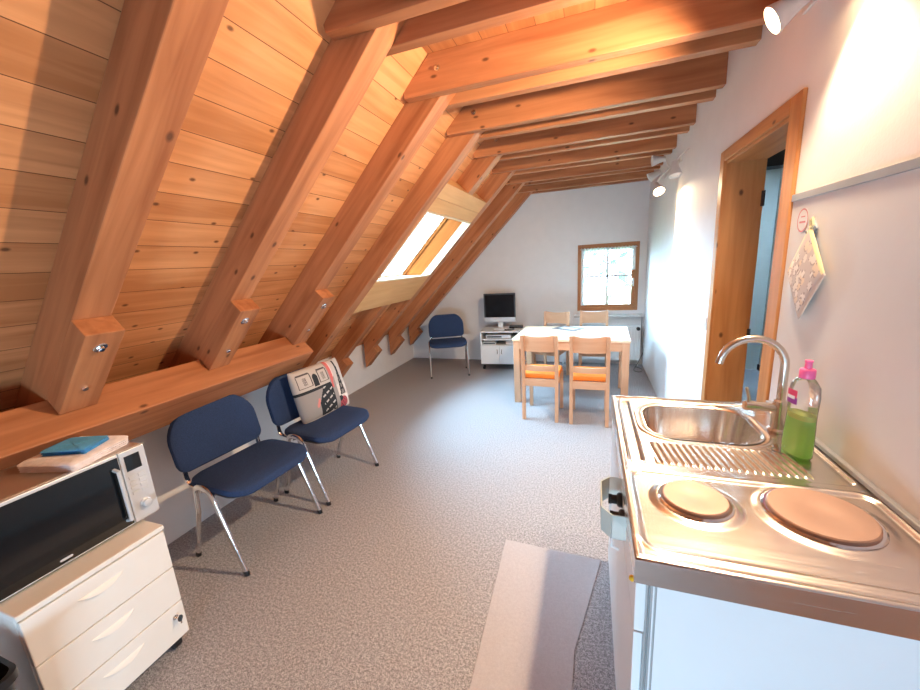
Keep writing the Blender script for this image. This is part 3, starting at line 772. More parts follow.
def fixture(name, base, y0, y1, zb, heads, label):
    f_ = empty(name, base, 0, label, 'spotlight')
    bx, by, bz = base
    MB().box(-0.012, y0 - by, -0.03, 0.0, y1 - by, 0.03).build('mounting_bar', 'fixture', f_, bevel=0.005)
    for loc, aim, lit in heads:
        l = Vector(loc) - Vector(base); a = Vector(aim) - Vector(base)
        spot_head(f_, l, a, lit)
        d = (a - l).normalized(); q = l - d * 0.08
        MB().tube([(-0.01, q.y, 0), (q.x * 0.6 - 0.004, q.y, q.z * 0.5), q], 0.006, 8).build('arm', 'fixture', f_)
NEAR = [((0.585, 1.715, 2.275), (-1.2, 1.95, 1.25), True), ((0.615, 1.50, 2.275), (0.50, 1.30, 0.9), True)]
FAR = [((0.55, 3.90, 2.07), (0.76, 3.20, 1.30), True), ((0.56, 4.20, 2.37), (-1.0, 4.1, 2.25), False), ((0.60, 3.45, 2.12), (0.66, 3.2, 1.2), False), ((0.57, 4.48, 2.28), (-0.8, 4.5, 1.6), False)]
fixture('spotlight_bar', (XR, 1.60, 2.34), 1.35, 1.85, 2.34, NEAR, 'wall spotlight bar above the kitchenette, its lit bulb glaring at the top edge')
fixture('spotlight_bar', (XR, 4.10, 2.28), 3.75, 4.50, 2.28, FAR, 'metal spotlight bar with several heads near the far end of the right wall')
lamp(*NEAR[0][:2], 195, 172, blend=0.8)
lamp(*NEAR[1][:2], 40, 100, blend=0.6)
lamp(*FAR[0][:2], 45, 95, blend=0.35)

# ------------------------------------------------------------------ dining table and chairs
TZ = 0.72
t = empty('dining_table', (-0.192, 4.205, 0), math.radians(-2), 'rectangular birch dining table with a bright top under the window', 'table')
W2, D2 = 0.578, 0.387
MB().box(-W2, -D2, TZ - 0.028, W2, D2, TZ, axis=(1, 0, 0)).build('tabletop', 'birchtop', t, bevel=0.004)
b = MB(); b.box(-W2 + 0.05, -D2 + 0.012, TZ - 0.115, W2 - 0.05, -D2 + 0.034, TZ - 0.028); b.box(-W2 + 0.05, D2 - 0.034, TZ - 0.115, W2 - 0.05, D2 - 0.012, TZ - 0.028)
b.box(-W2 + 0.012, -D2 + 0.05, TZ - 0.115, -W2 + 0.034, D2 - 0.05, TZ - 0.028); b.box(W2 - 0.034, -D2 + 0.05, TZ - 0.115, W2 - 0.012, D2 - 0.05, TZ - 0.028)
b.build('apron', 'beech', t)
for sx in (-1, 1):
    for sy in (-1, 1):
        x, y = sx * (W2 - 0.042), sy * (D2 - 0.042)
        MB().box(x - 0.034, y - 0.034, 0, x + 0.034, y + 0.034, TZ - 0.028).build('leg', 'beech', t, bevel=0.004)

def wooden_chair(pad, label, group):
    c = empty('dining_chair', (0, 0, 0), 0, label, 'chair', group)
    hw = 0.172
    for sx in (-1, 1):
        x = sx * (hw - 0.016)
        b = MB(); b.add(*frustum_path([(x, 0.0, 0.0), (x, 0.012, 0.20), (x, 0.02, 0.42), (x, 0.0, 0.66), (x, -0.022, 0.845)], 0.032, 0.034), axis=(0, 0, 1))
        b.build('back_post', 'beech', c, bevel=0.003)
        MB().box(x - 0.017, 0.355, 0, x + 0.017, 0.39, 0.415).build('leg', 'beech', c, bevel=0.003)
    b = MB()
    b.box(-hw + 0.03, 0.005, 0.345, hw - 0.03, 0.027, 0.415); b.box(-hw + 0.03, 0.362, 0.345, hw - 0.03, 0.384, 0.415)
    b.box(-hw + 0.008, 0.03, 0.345, -hw + 0.028, 0.36, 0.415); b.box(hw - 0.028, 0.03, 0.345, hw - 0.008, 0.36, 0.415)
    b.build('seat_rail', 'beech', c, bevel=0.002)
    def rail(z0, z1, y0, dip):
        vs = []; n = 10
        for i in range(n + 1):
            u = i / n; x = -hw + 0.03 + (2 * hw - 0.06) * u; bow = 0.018 * math.sin(PI * u); dp = dip * math.sin(PI * u)
            vs += [(x, y0 - bow, z0), (x, y0 - bow + 0.018, z0), (x, y0 - bow + 0.018, z1 - dp), (x, y0 - bow, z1 - dp)]
        fs = [(0, 1, 2, 3), tuple(n * 4 + q for q in (3, 2, 1, 0))]
        for i in range(n):
            for q in range(4): fs.append((i * 4 + q, i * 4 + (q + 1) % 4, i * 4 + 4 + (q + 1) % 4, i * 4 + 4 + q))
        return MB().add(vs, fs, (1, 0, 0))
    rail(0.690, 0.845, -0.012, 0.014).build('top_rail', 'beech', c, bevel=0.002)
    rail(0.500, 0.555, 0.006, 0.004).build('back_rail', 'beech', c, bevel=0.002)
    MB().puck(rr(0.335, 0.355, 0.03), [(0.94, 0.0), (1.0, 0.008), (1.0, 0.032), (0.96, 0.044), (0.6, 0.048), (0.02, 0.049)], M4=T(0, 0.205, 0.415)).build('seat_cushion', pad, c)
    return c
def frustum_path(pts, w_, d_):
    vs = []; fs = []
    for x, y, z in pts: vs += [(x - w_ / 2, y - d_ / 2, z), (x + w_ / 2, y - d_ / 2, z), (x + w_ / 2, y + d_ / 2, z), (x - w_ / 2, y + d_ / 2, z)]
    n = len(pts)
    for i in range(n - 1):
        for q in range(4): fs.append((i * 4 + q, i * 4 + (q + 1) % 4, i * 4 + 4 + (q + 1) % 4, i * 4 + 4 + q))
    fs.append((3, 2, 1, 0)); fs.append(tuple((n - 1) * 4 + q for q in range(4)))
    return vs, fs
G = 'wooden chairs around the dining table'
c = wooden_chair('orange', 'birch chair with orange cushion nearest the television, back to the camera', G)
c.location = (-0.444, 3.415, 0); c.rotation_euler.z = math.radians(-3)
c2 = copy_tree(c); c2['label'] = 'birch chair with orange cushion nearest the kitchenette, back to the camera'; c2.location = (0.0, 3.395, 0); c2.rotation_euler.z = math.radians(-1)
c3 = wooden_chair('darkpad', 'birch chair at the far side of the table, standing below the window', G)
c3.location = (0.045, 4.995, 0); c3.rotation_euler.z = math.radians(180)
c4 = copy_tree(c3); c4['label'] = 'birch chair at the far side of the table, turned beside the television cabinet'; c4.location = (-0.42, 4.985, 0); c4.rotation_euler.z = math.radians(180 - 16)

mg = MB(); m4 = T(-0.24, 4.42, TZ + 0.001) @ RZ(-33)
mg.box(-0.15, -0.105, 0, 0.15, 0.105, 0.004, mat=1, M4=m4); mg.box(-0.15, -0.105, 0.004, 0.15, 0.105, 0.008, M4=m4)
mg.box(-0.095, -0.055, 0.008, 0.105, 0.055, 0.0084, mat=2, M4=m4)
tag(mg.build('magazine', ['paper', 'labelwhite', 'grey']), 'dark edged magazine lying askew on the dining table', 'magazine')

# ------------------------------------------------------------------ television corner
tvx, tvy = -1.235, 5.27
e = empty('television_cabinet', (tvx, tvy, 0), math.radians(5), 'low white television cabinet on castors with two doors and open shelves', 'cabinet')
hw, hd = 0.275, 0.205
MB().box(-hw, -hd, 0.545, hw, hd, 0.565).build('top_panel', 'white', e, bevel=0.002)
for s_ in (-1, 1): MB().box(s_ * hw, -hd, 0.085, s_ * (hw - 0.018), hd, 0.545).build('side_panel', 'white', e, bevel=0.001)
MB().box(-hw + 0.018, hd - 0.01, 0.085, hw - 0.018, hd, 0.545).build('back_panel', 'gap', e)
MB().box(-hw + 0.018, -hd, 0.085, hw - 0.018, hd - 0.01, 0.103).build('bottom_panel', 'white', e)
for z in (0.435, 0.345): MB().box(-hw + 0.018, -hd + 0.004, z, hw - 0.018, hd - 0.01, z + 0.016).build('shelf', 'white', e)
for s_ in (-1, 1):
    d = MB().box(min(s_ * 0.002, s_ * (hw - 0.002)), -hd - 0.018, 0.09, max(s_ * 0.002, s_ * (hw - 0.002)), -hd - 0.001, 0.36).build('door', 'white', e, bevel=0.002)
    MB().tube([(s_ * 0.035, -hd - 0.018, 0.305), (s_ * 0.030, -hd - 0.035, 0.29), (s_ * 0.030, -hd - 0.035, 0.25), (s_ * 0.035, -hd - 0.018, 0.235)], 0.005, 8).build('handle', 'nickel', d)
for sx in (-1, 1):
    for sy in (-1, 1):
        m4 = T(sx * 0.235, sy * 0.165, 0.030) @ rot_to((1, 0, 0))
        MB().lathe([(0.02, -0.016), (0.030, -0.013), (0.030, 0.013), (0.02, 0.016)], 18, M4=m4).box(-0.055, -0.012, -0.014, -0.02, 0.012, 0.014, M4=m4).build('castor', 'black', e)
def on_cab(lx, ly): 
    a = math.radians(5); return tvx + lx * math.cos(a) - ly * math.sin(a), tvy + lx * math.sin(a) + ly * math.cos(a)
x, y = on_cab(-0.02, 0.0)
e = empty('video_player', (x, y, 0.4512), math.radians(5), 'silver video player in the upper open shelf of the television cabinet', 'video player')
MB().box(-0.18, -0.17, 0.004, 0.18, 0.12, 0.055).build('case', 'silver', e, bevel=0.003)
MB().box(-0.16, -0.1725, 0.018, 0.05, -0.170, 0.040).build('display', 'dvd', e)
MB().box(-0.15, -0.15, 0.0, 0.15, 0.10, 0.004).build('foot', 'black', e)
x, y = on_cab(-0.155, -0.02)
e = empty('receiver_box', (x, y, 0.3612), math.radians(5), 'grey receiver box lying left in the lower open shelf of the television cabinet', 'receiver')
MB().box(-0.09, -0.14, 0.0, 0.09, 0.10, 0.04).build('case', 'grey', e, bevel=0.003); MB().box(-0.085, -0.142, 0.012, 0.085, -0.1395, 0.030).build('front_strip', 'dvd', e)
x, y = on_cab(0.15, -0.02)
for i, (dz, lab, mm) in enumerate(((0, 'bottom disc case of the short stack right in the lower cabinet shelf', 'labelwhite'), (0.016, 'middle disc case of the short stack right in the lower cabinet shelf', 'silver'), (0.032, 'top disc case of the short stack right in the lower cabinet shelf', 'white'))):
    tag(MB().box(-0.068, -0.11 + 0.01 * i, 0, 0.068, 0.08, 0.0145).build('disc_case', mm, bevel=0.001, loc=(x + 0.003 * i, y, 0.3615 + dz), rz=math.radians(5 - 2 * i)), lab, 'disc case', 'disc cases in the television cabinet')
x, y = on_cab(-0.008, 0.03)
e = empty('television', (x, y, 0.5652), math.radians(2), 'small silver framed flat television on the white cabinet', 'television')
b = MB(); b.puck(rr(0.22, 0.15, 0.05), [(0.97, 0.0), (1.0, 0.004), (0.98, 0.010), (0.5, 0.014), (0.02, 0.014)]); b.build('base', 'white', e)
MB().box(-0.035, 0.005, 0.010, 0.035, 0.035, 0.15).build('stand_neck', 'white', e, bevel=0.004)
MB().box(-0.228, -0.028, 0.108, 0.228, 0.03, 0.515).build('case', 'black', e, bevel=0.008)
b = MB(); b.box(-0.230, -0.034, 0.104, 0.230, -0.020, 0.170); b.build('front_bezel', 'silver', e, bevel=0.004)
b = MB(); b.box(-0.230, -0.034, 0.170, -0.212, -0.020, 0.518); b.box(0.212, -0.034, 0.170, 0.230, -0.020, 0.518); b.box(-0.212, -0.034, 0.498, 0.212, -0.020, 0.518); b.build('screen_border', 'dvd', e, bevel=0.003)
MB().box(-0.213, -0.031, 0.168, 0.213, -0.0275, 0.500).build('screen', 'screen', e)
x, y = on_cab(0.215, 0.09)
e = empty('set_top_box', (x, y, 0.5652), math.radians(8), 'flat black set-top box beside the television', 'set-top box')
MB().box(-0.10, -0.07, 0.0, 0.10, 0.07, 0.028).build('case', 'black', e, bevel=0.003)
MB().box(-0.09, -0.0715, 0.008, 0.03, -0.070, 0.020).build('front_window', 'blackgloss', e)
x, y = on_cab(0.14, -0.115)
e = empty('remote_control', (x, y, 0.5652), math.radians(35), 'dark remote control lying on the front of the television cabinet', 'remote control')
MB().box(-0.07, -0.02, 0, 0.07, 0.02, 0.018).build('body', 'dvd', e, bevel=0.006)
b = MB()
for i in range(5):
    for j in range(3): b.box(-0.05 + 0.02 * i, -0.013 + 0.01 * j, 0.0178, -0.040 + 0.02 * i, -0.007 + 0.01 * j, 0.0195)
b.build('keypad', 'grey', e)

# radiator, valve, cable
e = empty('radiator', (0.13, D - 0.115, 0), 0, 'white panel radiator below the window sill', 'radiator')
b = MB(); b.box(-0.52, -0.012, 0.085, 0.52, 0.012, 0.565); 
for i in range(25): b.tube([(-0.48 + 0.04 * i, -0.013, 0.11), (-0.48 + 0.04 * i, -0.013, 0.54)], 0.005, 6)
b.build('front_panel', 'white', e, bevel=0.003)
MB().box(-0.52, 0.05, 0.085, 0.52, 0.075, 0.565).build('rear_panel', 'white', e, bevel=0.003)
b = MB()
for i in range(27): b.box(-0.515 + 0.0385 * i, 0.012, 0.548, -0.490 + 0.0385 * i, 0.05, 0.564)
b.build('top_grille', 'white', e)
b = MB(); b.box(-0.42, 0.07, 0.12, -0.39, 0.112, 0.5); b.box(0.39, 0.07, 0.12, 0.42, 0.112, 0.5); b.build('wall_bracket', 'grey', e)
MB().lathe([(0.02, 0.0), (0.024, 0.01), (0.024, 0.05), (0.018, 0.06), (0.001, 0.062)], 16, M4=T(0.485, -0.012, 0.535) @ rot_to((0, -1, 0))).build('valve', 'black', e)
MB().tube([(0.50, 0.03, 0.10), (0.50, 0.03, 0.0)], 0.008, 8).tube([(-0.50, 0.03, 0.10), (-0.50, 0.03, 0.0)], 0.008, 8).build('pipe', 'white', e)
pts = [(0.668, 5.56, 0.68), (0.672, 5.56, 0.45), (0.683, 5.52, 0.28), (0.686, 5.42, 0.235), (0.66, 5.40, 0.16), (0.60, 5.36, 0.04), (0.56, 5.27, 0.006), (0.60, 5.18, 0.006), (0.655, 5.22, 0.006), (0.66, 5.34, 0.006), (0.60, 5.42, 0.006)]
def smooth_path(p, n=6):
    P = [Vector(q) for q in p]; out = []
    for i in range(len(P) - 1):
        a, b_, c_, d = P[max(i - 1, 0)], P[i], P[i + 1], P[min(i + 2, len(P) - 1)]
        for k_ in range(n):
            t_ = k_ / n
            out.append(0.5 * ((2 * b_) + (c_ - a) * t_ + (2 * a - 5 * b_ + 4 * c_ - d) * t_ ** 2 + (3 * b_ - a - 3 * c_ + d) * t_ ** 3))
    return out + [P[-1]]
tag(MB().tube(smooth_path(pts), 0.0035, 8).build('power_cable', 'dvd'), 'thin dark cable dangling in the corner beside the radiator', 'cable')
e = empty('wall_socket', (XR, 5.40, 0.235), 0, 'white wall socket low in the corner beside the radiator', 'socket')
MB().box(-0.008, -0.04, -0.04, 0, 0.04, 0.04).build('plate', 'white', e, bevel=0.003)
MB().lathe([(0.022, 0), (0.022, 0.003), (0.018, 0.003), (0.018, 0.001), (0.001, 0.001)], 18, M4=T(-0.008, 0, 0) @ rot_to((-1, 0, 0))).build('outlet', 'grey', e)

# ------------------------------------------------------------------ blue visitor chairs
def backline(w_, h_, rt, rb, n=7):
    pts = []
    for cx, cy, r_, a0 in ((w_ / 2 - rt, h_ / 2 - rt, rt, 0), (-w_ / 2 + rt, h_ / 2 - rt, rt, 90), (-w_ / 2 + rb, -h_ / 2 + rb, rb, 180), (w_ / 2 - rb, -h_ / 2 + rb, rb, 270)):
        for i in range(n + 1):
            a = math.radians(a0 + 90 * i / n); pts.append((cx + r_ * math.cos(a), cy + r_ * math.sin(a)))
    return pts
def blue_chair(label):
    c = empty('visitor_chair', (0, 0, 0), 0, label, 'chair', 'navy blue visitor chairs with chrome legs')
    # local: front = +x
    seat = MB().puck(rr(0.42, 0.525, 0.10, 6), [(0.90, -0.018), (0.97, -0.014), (1.0, 0.0), (0.985, 0.020), (0.93, 0.030), (0.6, 0.033), (0.02, 0.034)],
                     M4=T(0.03, 0, 0.452), fn=lambda x, y, z: (x, y, z - 0.9 * max(0, x - 0.10) ** 2 * 1.6 + 0.05 * (abs(y) / 0.26) ** 3 * 0.2))
    seat.build('seat', 'blue', c)
    MB().puck(rr(0.40, 0.50, 0.10, 6), [(0.90, -0.030), (0.98, -0.022), (0.99, -0.014), (0.90, -0.012)], M4=T(0.03, 0, 0.450)).build('seat_shell', 'black', c)
    bk = MB().puck(backline(0.515, 0.335, 0.125, 0.06), [(0.92, -0.022), (0.985, -0.015), (1.0, 0.0), (0.985, 0.016), (0.93, 0.024), (0.6, 0.026), (0.02, 0.026)],
                   fn=lambda x, y, z: (z + 0.30 * x * x - 0.010 - 0.16 * (y + 0.16), x, y - 0.05 * (x / 0.26) ** 2 * (1 if y > 0 else 0.2)), M4=T(-0.218, 0, 0.665))
    bk.build('backrest', 'blue', c)
    MB().puck(backline(0.49, 0.31, 0.115, 0.05), [(0.92, -0.028), (0.985, -0.024), (0.99, -0.016), (0.9, -0.014)],
              fn=lambda x, y, z: (z + 0.30 * x * x - 0.010 - 0.16 * (y + 0.16), x, y - 0.05 * (x / 0.26) ** 2 * (1 if y > 0 else 0.2)), M4=T(-0.218, 0, 0.665)).build('backrest_shell', 'black', c)
    for s_ in (-1, 1):
        y = s_ * 0.262
        arch = smooth_path([(-0.10, y, 0.30), (-0.090, y, 0.40), (-0.075, y, 0.447), (-0.035, y, 0.462), (0.02, y, 0.455), (0.052, y, 0.420), (0.072, y, 0.36)], 5)
        MB().tube(arch, 0.0175, 12, sq=0.62, up=(1, 0, 0)).build('frame_arch', 'chrome', c)
        for q, (x0, z0_, x1) in enumerate(((-0.10, 0.31, -0.195), (0.070, 0.365, 0.205))):
            lg = MB().tube([(x0, y, z0_), (x1, y, 0.012)], 0.0175, 12, sq=0.62, up=(1, 0, 0)).build('leg', 'chrome', c)
            d = 1 if q else -1
            MB().tube([(x1 - d * 0.004, y, 0.024), (x1 + d * 0.001, y, 0.0)], 0.0190, 12, sq=0.66, up=(1, 0, 0)).build('foot_cap', 'black', lg)
        MB().tube(smooth_path([(-0.04, y * 0.86, 0.425), (-0.16, y * 0.86, 0.425), (-0.205, y * 0.86, 0.45), (-0.215, y * 0.86, 0.52), (-0.222, y * 0.86, 0.60)], 4), 0.014, 10, sq=0.45, up=(0, 1, 0)).build('back_bracket', 'chrome', c)
    for x in (-0.05, 0.05): MB().tube([(x, -0.258, 0.432), (x, 0.258, 0.432)], 0.009, 10).build('cross_tube', 'chrome', c)
    return c
ch = blue_chair('navy chair with chrome legs beside the microwave, its seat empty')
ch.location = (-1.868, 1.448, 0); ch.rotation_euler.z = math.radians(-4.5)
ch2 = copy_tree(ch); ch2['label'] = 'navy chair with chrome legs holding the printed cushion'; ch2.location = (-1.818, 2.062, 0); ch2.rotation_euler.z = math.radians(-6)
ch3 = copy_tree(ch); ch3['label'] = 'navy chair standing alone by the end wall left of the television'; ch3.location = (-1.905, 4.81, 0); ch3.rotation_euler.z = math.radians(-66)

# printed cushion on the second chair
CB = (0.30, 0.26, 0.24); BLK = (0.012, 0.012, 0.014); CR = (0.50, 0.43, 0.38)
def cushcol(u, v):
    c = CB
    if u < 0.62 and v > 0.60:
        c = CR
        if 0.30 < u < 0.40 and 0.62 < v < 0.86 - 60 * (u - 0.35) ** 2 * 0.4: c = BLK
        for a, b_ in ((0.05, 0.27), (0.43, 0.60)):
            if a < u < b_ and (abs(v - 0.90) < 0.012 or abs(v - 0.66) < 0.008): c = (0.08, 0.06, 0.06)
            if 0.66 < v < 0.90 and (abs(u - a) < 0.008 or abs(u - b_) < 0.008): c = (0.08, 0.06, 0.06)
            if abs(u - (a + b_) / 2) < 0.03 and 0.70 < v < 0.84 and int(u * 90) % 2 == int(v * 60) % 2: c = (0.10, 0.07, 0.07)
    if u < 0.62 and 0.555 < v < 0.605: c = BLK
    if 0.30 < u < 0.64 and 0.04 < v < 0.56:
        top = 0.30 + 0.26 * min(1, (u - 0.30) / 0.14)
        if v < top: c = BLK
        if c == BLK:
            w_ = v - 0.16 - 0.5 * (u - 0.3)
            if abs((w_ % 0.13) - 0.05) < 0.016 and 0.38 < u < 0.62 and math.sin(u * 60 + v * 20) > -0.5: c = (0.55, 0.50, 0.47)
    if 0.24 < u < 0.32 and 0.24 < v < 0.40 and abs((v - 0.24) - 2 * (u - 0.24)) < 0.05: c = (0.65, 0.22, 0.20)
    if v < 0.06 and u < 0.62: c = BLK if v < 0.035 else CR
    if 0.635 < u < 0.72 + 0.05 * math.sin(v * 9) and v > 0.48: c = (0.62, 0.13, 0.12) if u < 0.70 else (0.70, 0.55, 0.50)
    if u > 0.72:
        if v > 0.5: c = (0.52, 0.46, 0.42)
        else: c = (0.66, 0.58, 0.52)
        cx = 0.83; hw_ = 0.010 + 0.10 * max(0, (0.94 - v)) ** 1.7
        if 0.28 < v < 0.97 and abs(u - cx) < hw_ + 0.008:
            c = BLK if (abs(abs(u - cx) - hw_) < 0.018 or int(v * 24) % 3 == 0) else (0.20, 0.17, 0.15)
        if math.hypot(u - 0.90, (v - 0.20) * 0.9) < 0.06: c = (0.80, 0.74, 0.70)
        if math.hypot(u - 0.80, (v - 0.12) * 0.9) < 0.11: c = (0.45, 0.06, 0.07) if math.sin(u * 90) * math.sin(v * 80) > -0.3 else (0.12, 0.02, 0.03)
        if math.hypot(u - 0.74, (v - 0.22)) < 0.055: c = BLK
    return c
cu = empty('printed_cushion', (-1.93, 2.185, 0.655), math.radians(85), 'grey square cushion with a printed city collage, red stripe and black lattice tower', 'cushion')
printed_pad('cushion', 'print', cu, 0.47, 0.40, cushcol, 0.13, 110, 96, M4=RX(-13))

# ------------------------------------------------------------------ drawer pedestal, microwave and what lies on them
p = empty('drawer_pedestal', (-1.6, 0.409, 0), 0, 'cream three-drawer pedestal on castors carrying the microwave', 'drawer unit')
PW, PH, PD = 0.415, 0.582, 0.56
b = MB(); b.box(-PD, 0, 0.068, -0.022, PW, PH - 0.02); b.build('body', 'cream', p, bevel=0.003)
MB().box(-PD - 0.004, -0.002, PH - 0.02, 0.0, PW + 0.002, PH).build('top_panel', 'cream', p, bevel=0.004)
zs = [0.068, 0.228, 0.388, 0.558]
for i in range(3):
    z0, z1 = zs[i] + 0.002, zs[i + 1] - 0.002
    d = MB().box(-0.021, 0.002, z0, -0.001, PW - 0.002, z1).build('drawer', 'cream', p, bevel=0.003)
    # scooped grip: a bowed lip standing out of the drawer face
    vs = []; fs = []; n = 14; hc_ = z0 + (z1 - z0) * 0.72; yc = 0.195
    for a in range(n + 1):
        u = a / n * 2 - 1; yy = yc + 0.066 * u; sag = -0.028 * (1 - u * u); o_ = 0.010 * (1 - u * u) + 0.0005
        vs += [(-0.002, yy, hc_), (o_ * 0.7 - 0.001, yy, hc_ + sag * 0.35), (o_, yy, hc_ + sag * 0.8), (-0.002, yy, hc_ + sag - 0.002)]
    for a in range(n):
        for q in range(3): fs.append((a * 4 + q, a * 4 + 4 + q, a * 4 + 5 + q, a * 4 + 1 + q))
    MB().add(vs, fs, smooth=True).build('grip', 'cream', d)
for x in (-0.06, PD * -1 + 0.06):
    for y in (0.05, PW - 0.035):
        m4 = T(x, y, 0.030) @ rot_to((0, 1, 0))
        MB().lathe([(0.02, -0.016), (0.030, -0.013), (0.030, 0.013), (0.02, 0.016)], 18, M4=m4).box(-0.012, 0.02, -0.012, 0.012, 0.042, 0.012, M4=m4).build('castor', 'black', p)
m4 = T(0.0, 0.374, 0.178) @ rot_to((1, 0, 0))
MB().lathe([(0.010, -0.002), (0.010, 0.004), (0.008, 0.005), (0.001, 0.005)], 18, M4=m4).build('lock', 'chrome', p)
ky = empty('drawer_key', (-1.5945, 0.783, 0.178), 0, 'key with a black head stuck in the pedestal lock', 'key')
MB().box(0.0, -0.0035, -0.001, 0.012, 0.0035, 0.001).build('key_shaft', 'chrome', ky)
MB().puck(rr(0.020, 0.024, 0.008), [(0.9, -0.003), (1, -0.002), (1, 0.002), (0.9, 0.003)], M4=T(0.020, 0.004, -0.002) @ RX(60)).build('key_head', 'black', ky)
MB().box(0.010, 0.006, -0.035, 0.0115, 0.012, -0.004).build('spare_key', 'nickel', ky)

e = empty('microwave_oven', (-1.70, 0.38, 0.582), 0, 'silver microwave oven with a black glass door on the drawer pedestal', 'microwave')
MWY, MWH, MWD = 0.50, 0.315, 0.315
MB().box(-MWD, 0.0, 0.014, -0.02, MWY, MWH).build('case', 'mwtop', e, bevel=0.004)
MB().box(-0.02, MWY - 0.088, 0.014, 0.0, MWY, MWH).build('control_panel', 'silver', e, bevel=0.003)
d = MB().box(-0.02, 0.0, 0.014, -0.001, MWY - 0.090, MWH).build('door', 'silver', e, bevel=0.003)
MB().box(-0.002, 0.004, 0.020, 0.001, MWY - 0.093, MWH - 0.012).build('door_glass', 'blackgloss', d, bevel=0.001)
MB().tube([(0.0, MWY - 0.112, 0.045), (0.022, MWY - 0.110, 0.05), (0.022, MWY - 0.110, 0.255), (0.0, MWY - 0.112, 0.26)], 0.007, 10).build('door_handle', 'silver', d)
MB().puck(rr(0.035, 0.008, 0.004), [(0.95, 0), (1, 0.0006), (0.02, 0.0008)], M4=T(0.001, 0.20, 0.035) @ RZ(90) @ RX(90)).build('badge', 'silver', d)
MB().box(-0.001, MWY - 0.074, MWH - 0.085, 0.0012, MWY - 0.022, MWH - 0.022).build('display', 'blackgloss', e)
b = MB()
for i in range(4):
    for j in range(2): b.box(-0.001, MWY - 0.075 + 0.032 * j, 0.130 + 0.022 * i, 0.0022, MWY - 0.050 + 0.032 * j, 0.143 + 0.022 * i)
b.build('keypad', 'grey', e, bevel=0.001)
MB().lathe([(0.019, 0), (0.019, 0.004), (0.016, 0.006), (0.015, 0.018), (0.012, 0.020), (0.001, 0.020)], 22, M4=T(0, MWY - 0.042, 0.078) @ rot_to((1, 0, 0))).build('dial', 'silver', e)
b = MB()
for x in (-0.05, -0.27):
    for y in (0.04, MWY - 0.04): b.lathe([(0.014, 0.0), (0.014, 0.014)], 12, M4=T(x, y, 0.0))
b.build('foot', 'black', e)

def cloth(W_, D_, H_, seed, nu=30, nv=24, folds=3):
    rnd = random.Random(seed); ph_ = [rnd.uniform(0, 6) for _ in range(6)]
    vs, fs = [], []
    def edge(u, v):
        return (0.012 * math.sin(9 * v + ph_[0]) + 0.006 * math.sin(21 * v + ph_[1]), 0.010 * math.sin(8 * u + ph_[2]) + 0.005 * math.sin(19 * u + ph_[3]))
    layers = folds * 2
    for l in range(layers + 1):
        t_ = l / layers; ins = 0.012 * abs(math.sin(t_ * folds * PI + 0.001))
        ring = []
        for x, y in rr(W_ - 2 * ins, D_ - 2 * ins, 0.018, 4):
            u, v = x / W_ + 0.5, y / D_ + 0.5; ex, ey = edge(u, v)
            ring.append((x + ex * (1 - 0.3 * t_), y + ey * (1 - 0.3 * t_), H_ * t_ + (0.003 * math.sin(14 * u + ph_[4]) * t_)))
        vs.append(ring)
    mb = MB(); top = vs[-1]
    for s_, dz in ((0.92, 0.004), (0.6, 0.006), (0.25, 0.004), (0.02, 0.005)): vs.append([(x * s_, y * s_, H_ + dz + 0.004 * math.sin(30 * x + ph_[5]) * math.sin(26 * y)) for x, y, z in top])
    mb.loft(vs); return mb
ZT = 0.582 + MWH + 0.001
tag(cloth(0.235, 0.235, 0.026, 3).build('folded_towel', 'towelwhite', loc=(-1.846, 0.745, ZT), rz=math.radians(14)), 'folded pinkish white towel on the microwave, under the blue cloth', 'towel')
tag(cloth(0.165, 0.130, 0.012, 8, folds=2).build('folded_cloth', 'towelblue', loc=(-1.850, 0.740, ZT + 0.0335), rz=math.radians(20)), 'folded turquoise blue cloth on top of the white towel', 'cloth')

# bin at the left edge of the view
e = empty('waste_bin', (-1.62, 0.225, 0), math.radians(0), 'black plastic waste bin at the left edge, next to the drawer pedestal', 'bin')
def rrz(w_, d_, r, z): return [(x, y, z) for x, y in rr(w_, d_, r, 5)]
MB().loft([rrz(0.20, 0.20, 0.03, 0.0), rrz(0.25, 0.25, 0.035, 0.47), rrz(0.272, 0.272, 0.04, 0.475), rrz(0.272, 0.272, 0.04, 0.50), rrz(0.25, 0.25, 0.035, 0.502), rrz(0.24, 0.24, 0.035, 0.46), rrz(0.19, 0.19, 0.03, 0.01)], closed=(True, True)).build('bucket', 'black', e)
MB().loft([rrz(0.20, 0.20, 0.034, 0.20), rrz(0.18, 0.18, 0.03, 0.18), rrz(0.10, 0.10, 0.03, 0.13), rrz(0.01, 0.01, 0.004, 0.12)], closed=(False, True)).build('liner', 'labelwhite', e)

# mat in front of the kitchenette
b = MB().prism([(-0.43, 1.765), (0.070, 1.745), (-0.012, 1.36), (-0.040, 1.24), (-0.050, 0.35), (-0.395, 0.35), (-0.40, 1.0)], 0.0, 0.006, plane='xy')
tag(b.build('floor_mat', 'mat', bevel=0.002), 'smooth grey mat lying on the carpet in front of the kitchenette', 'mat')

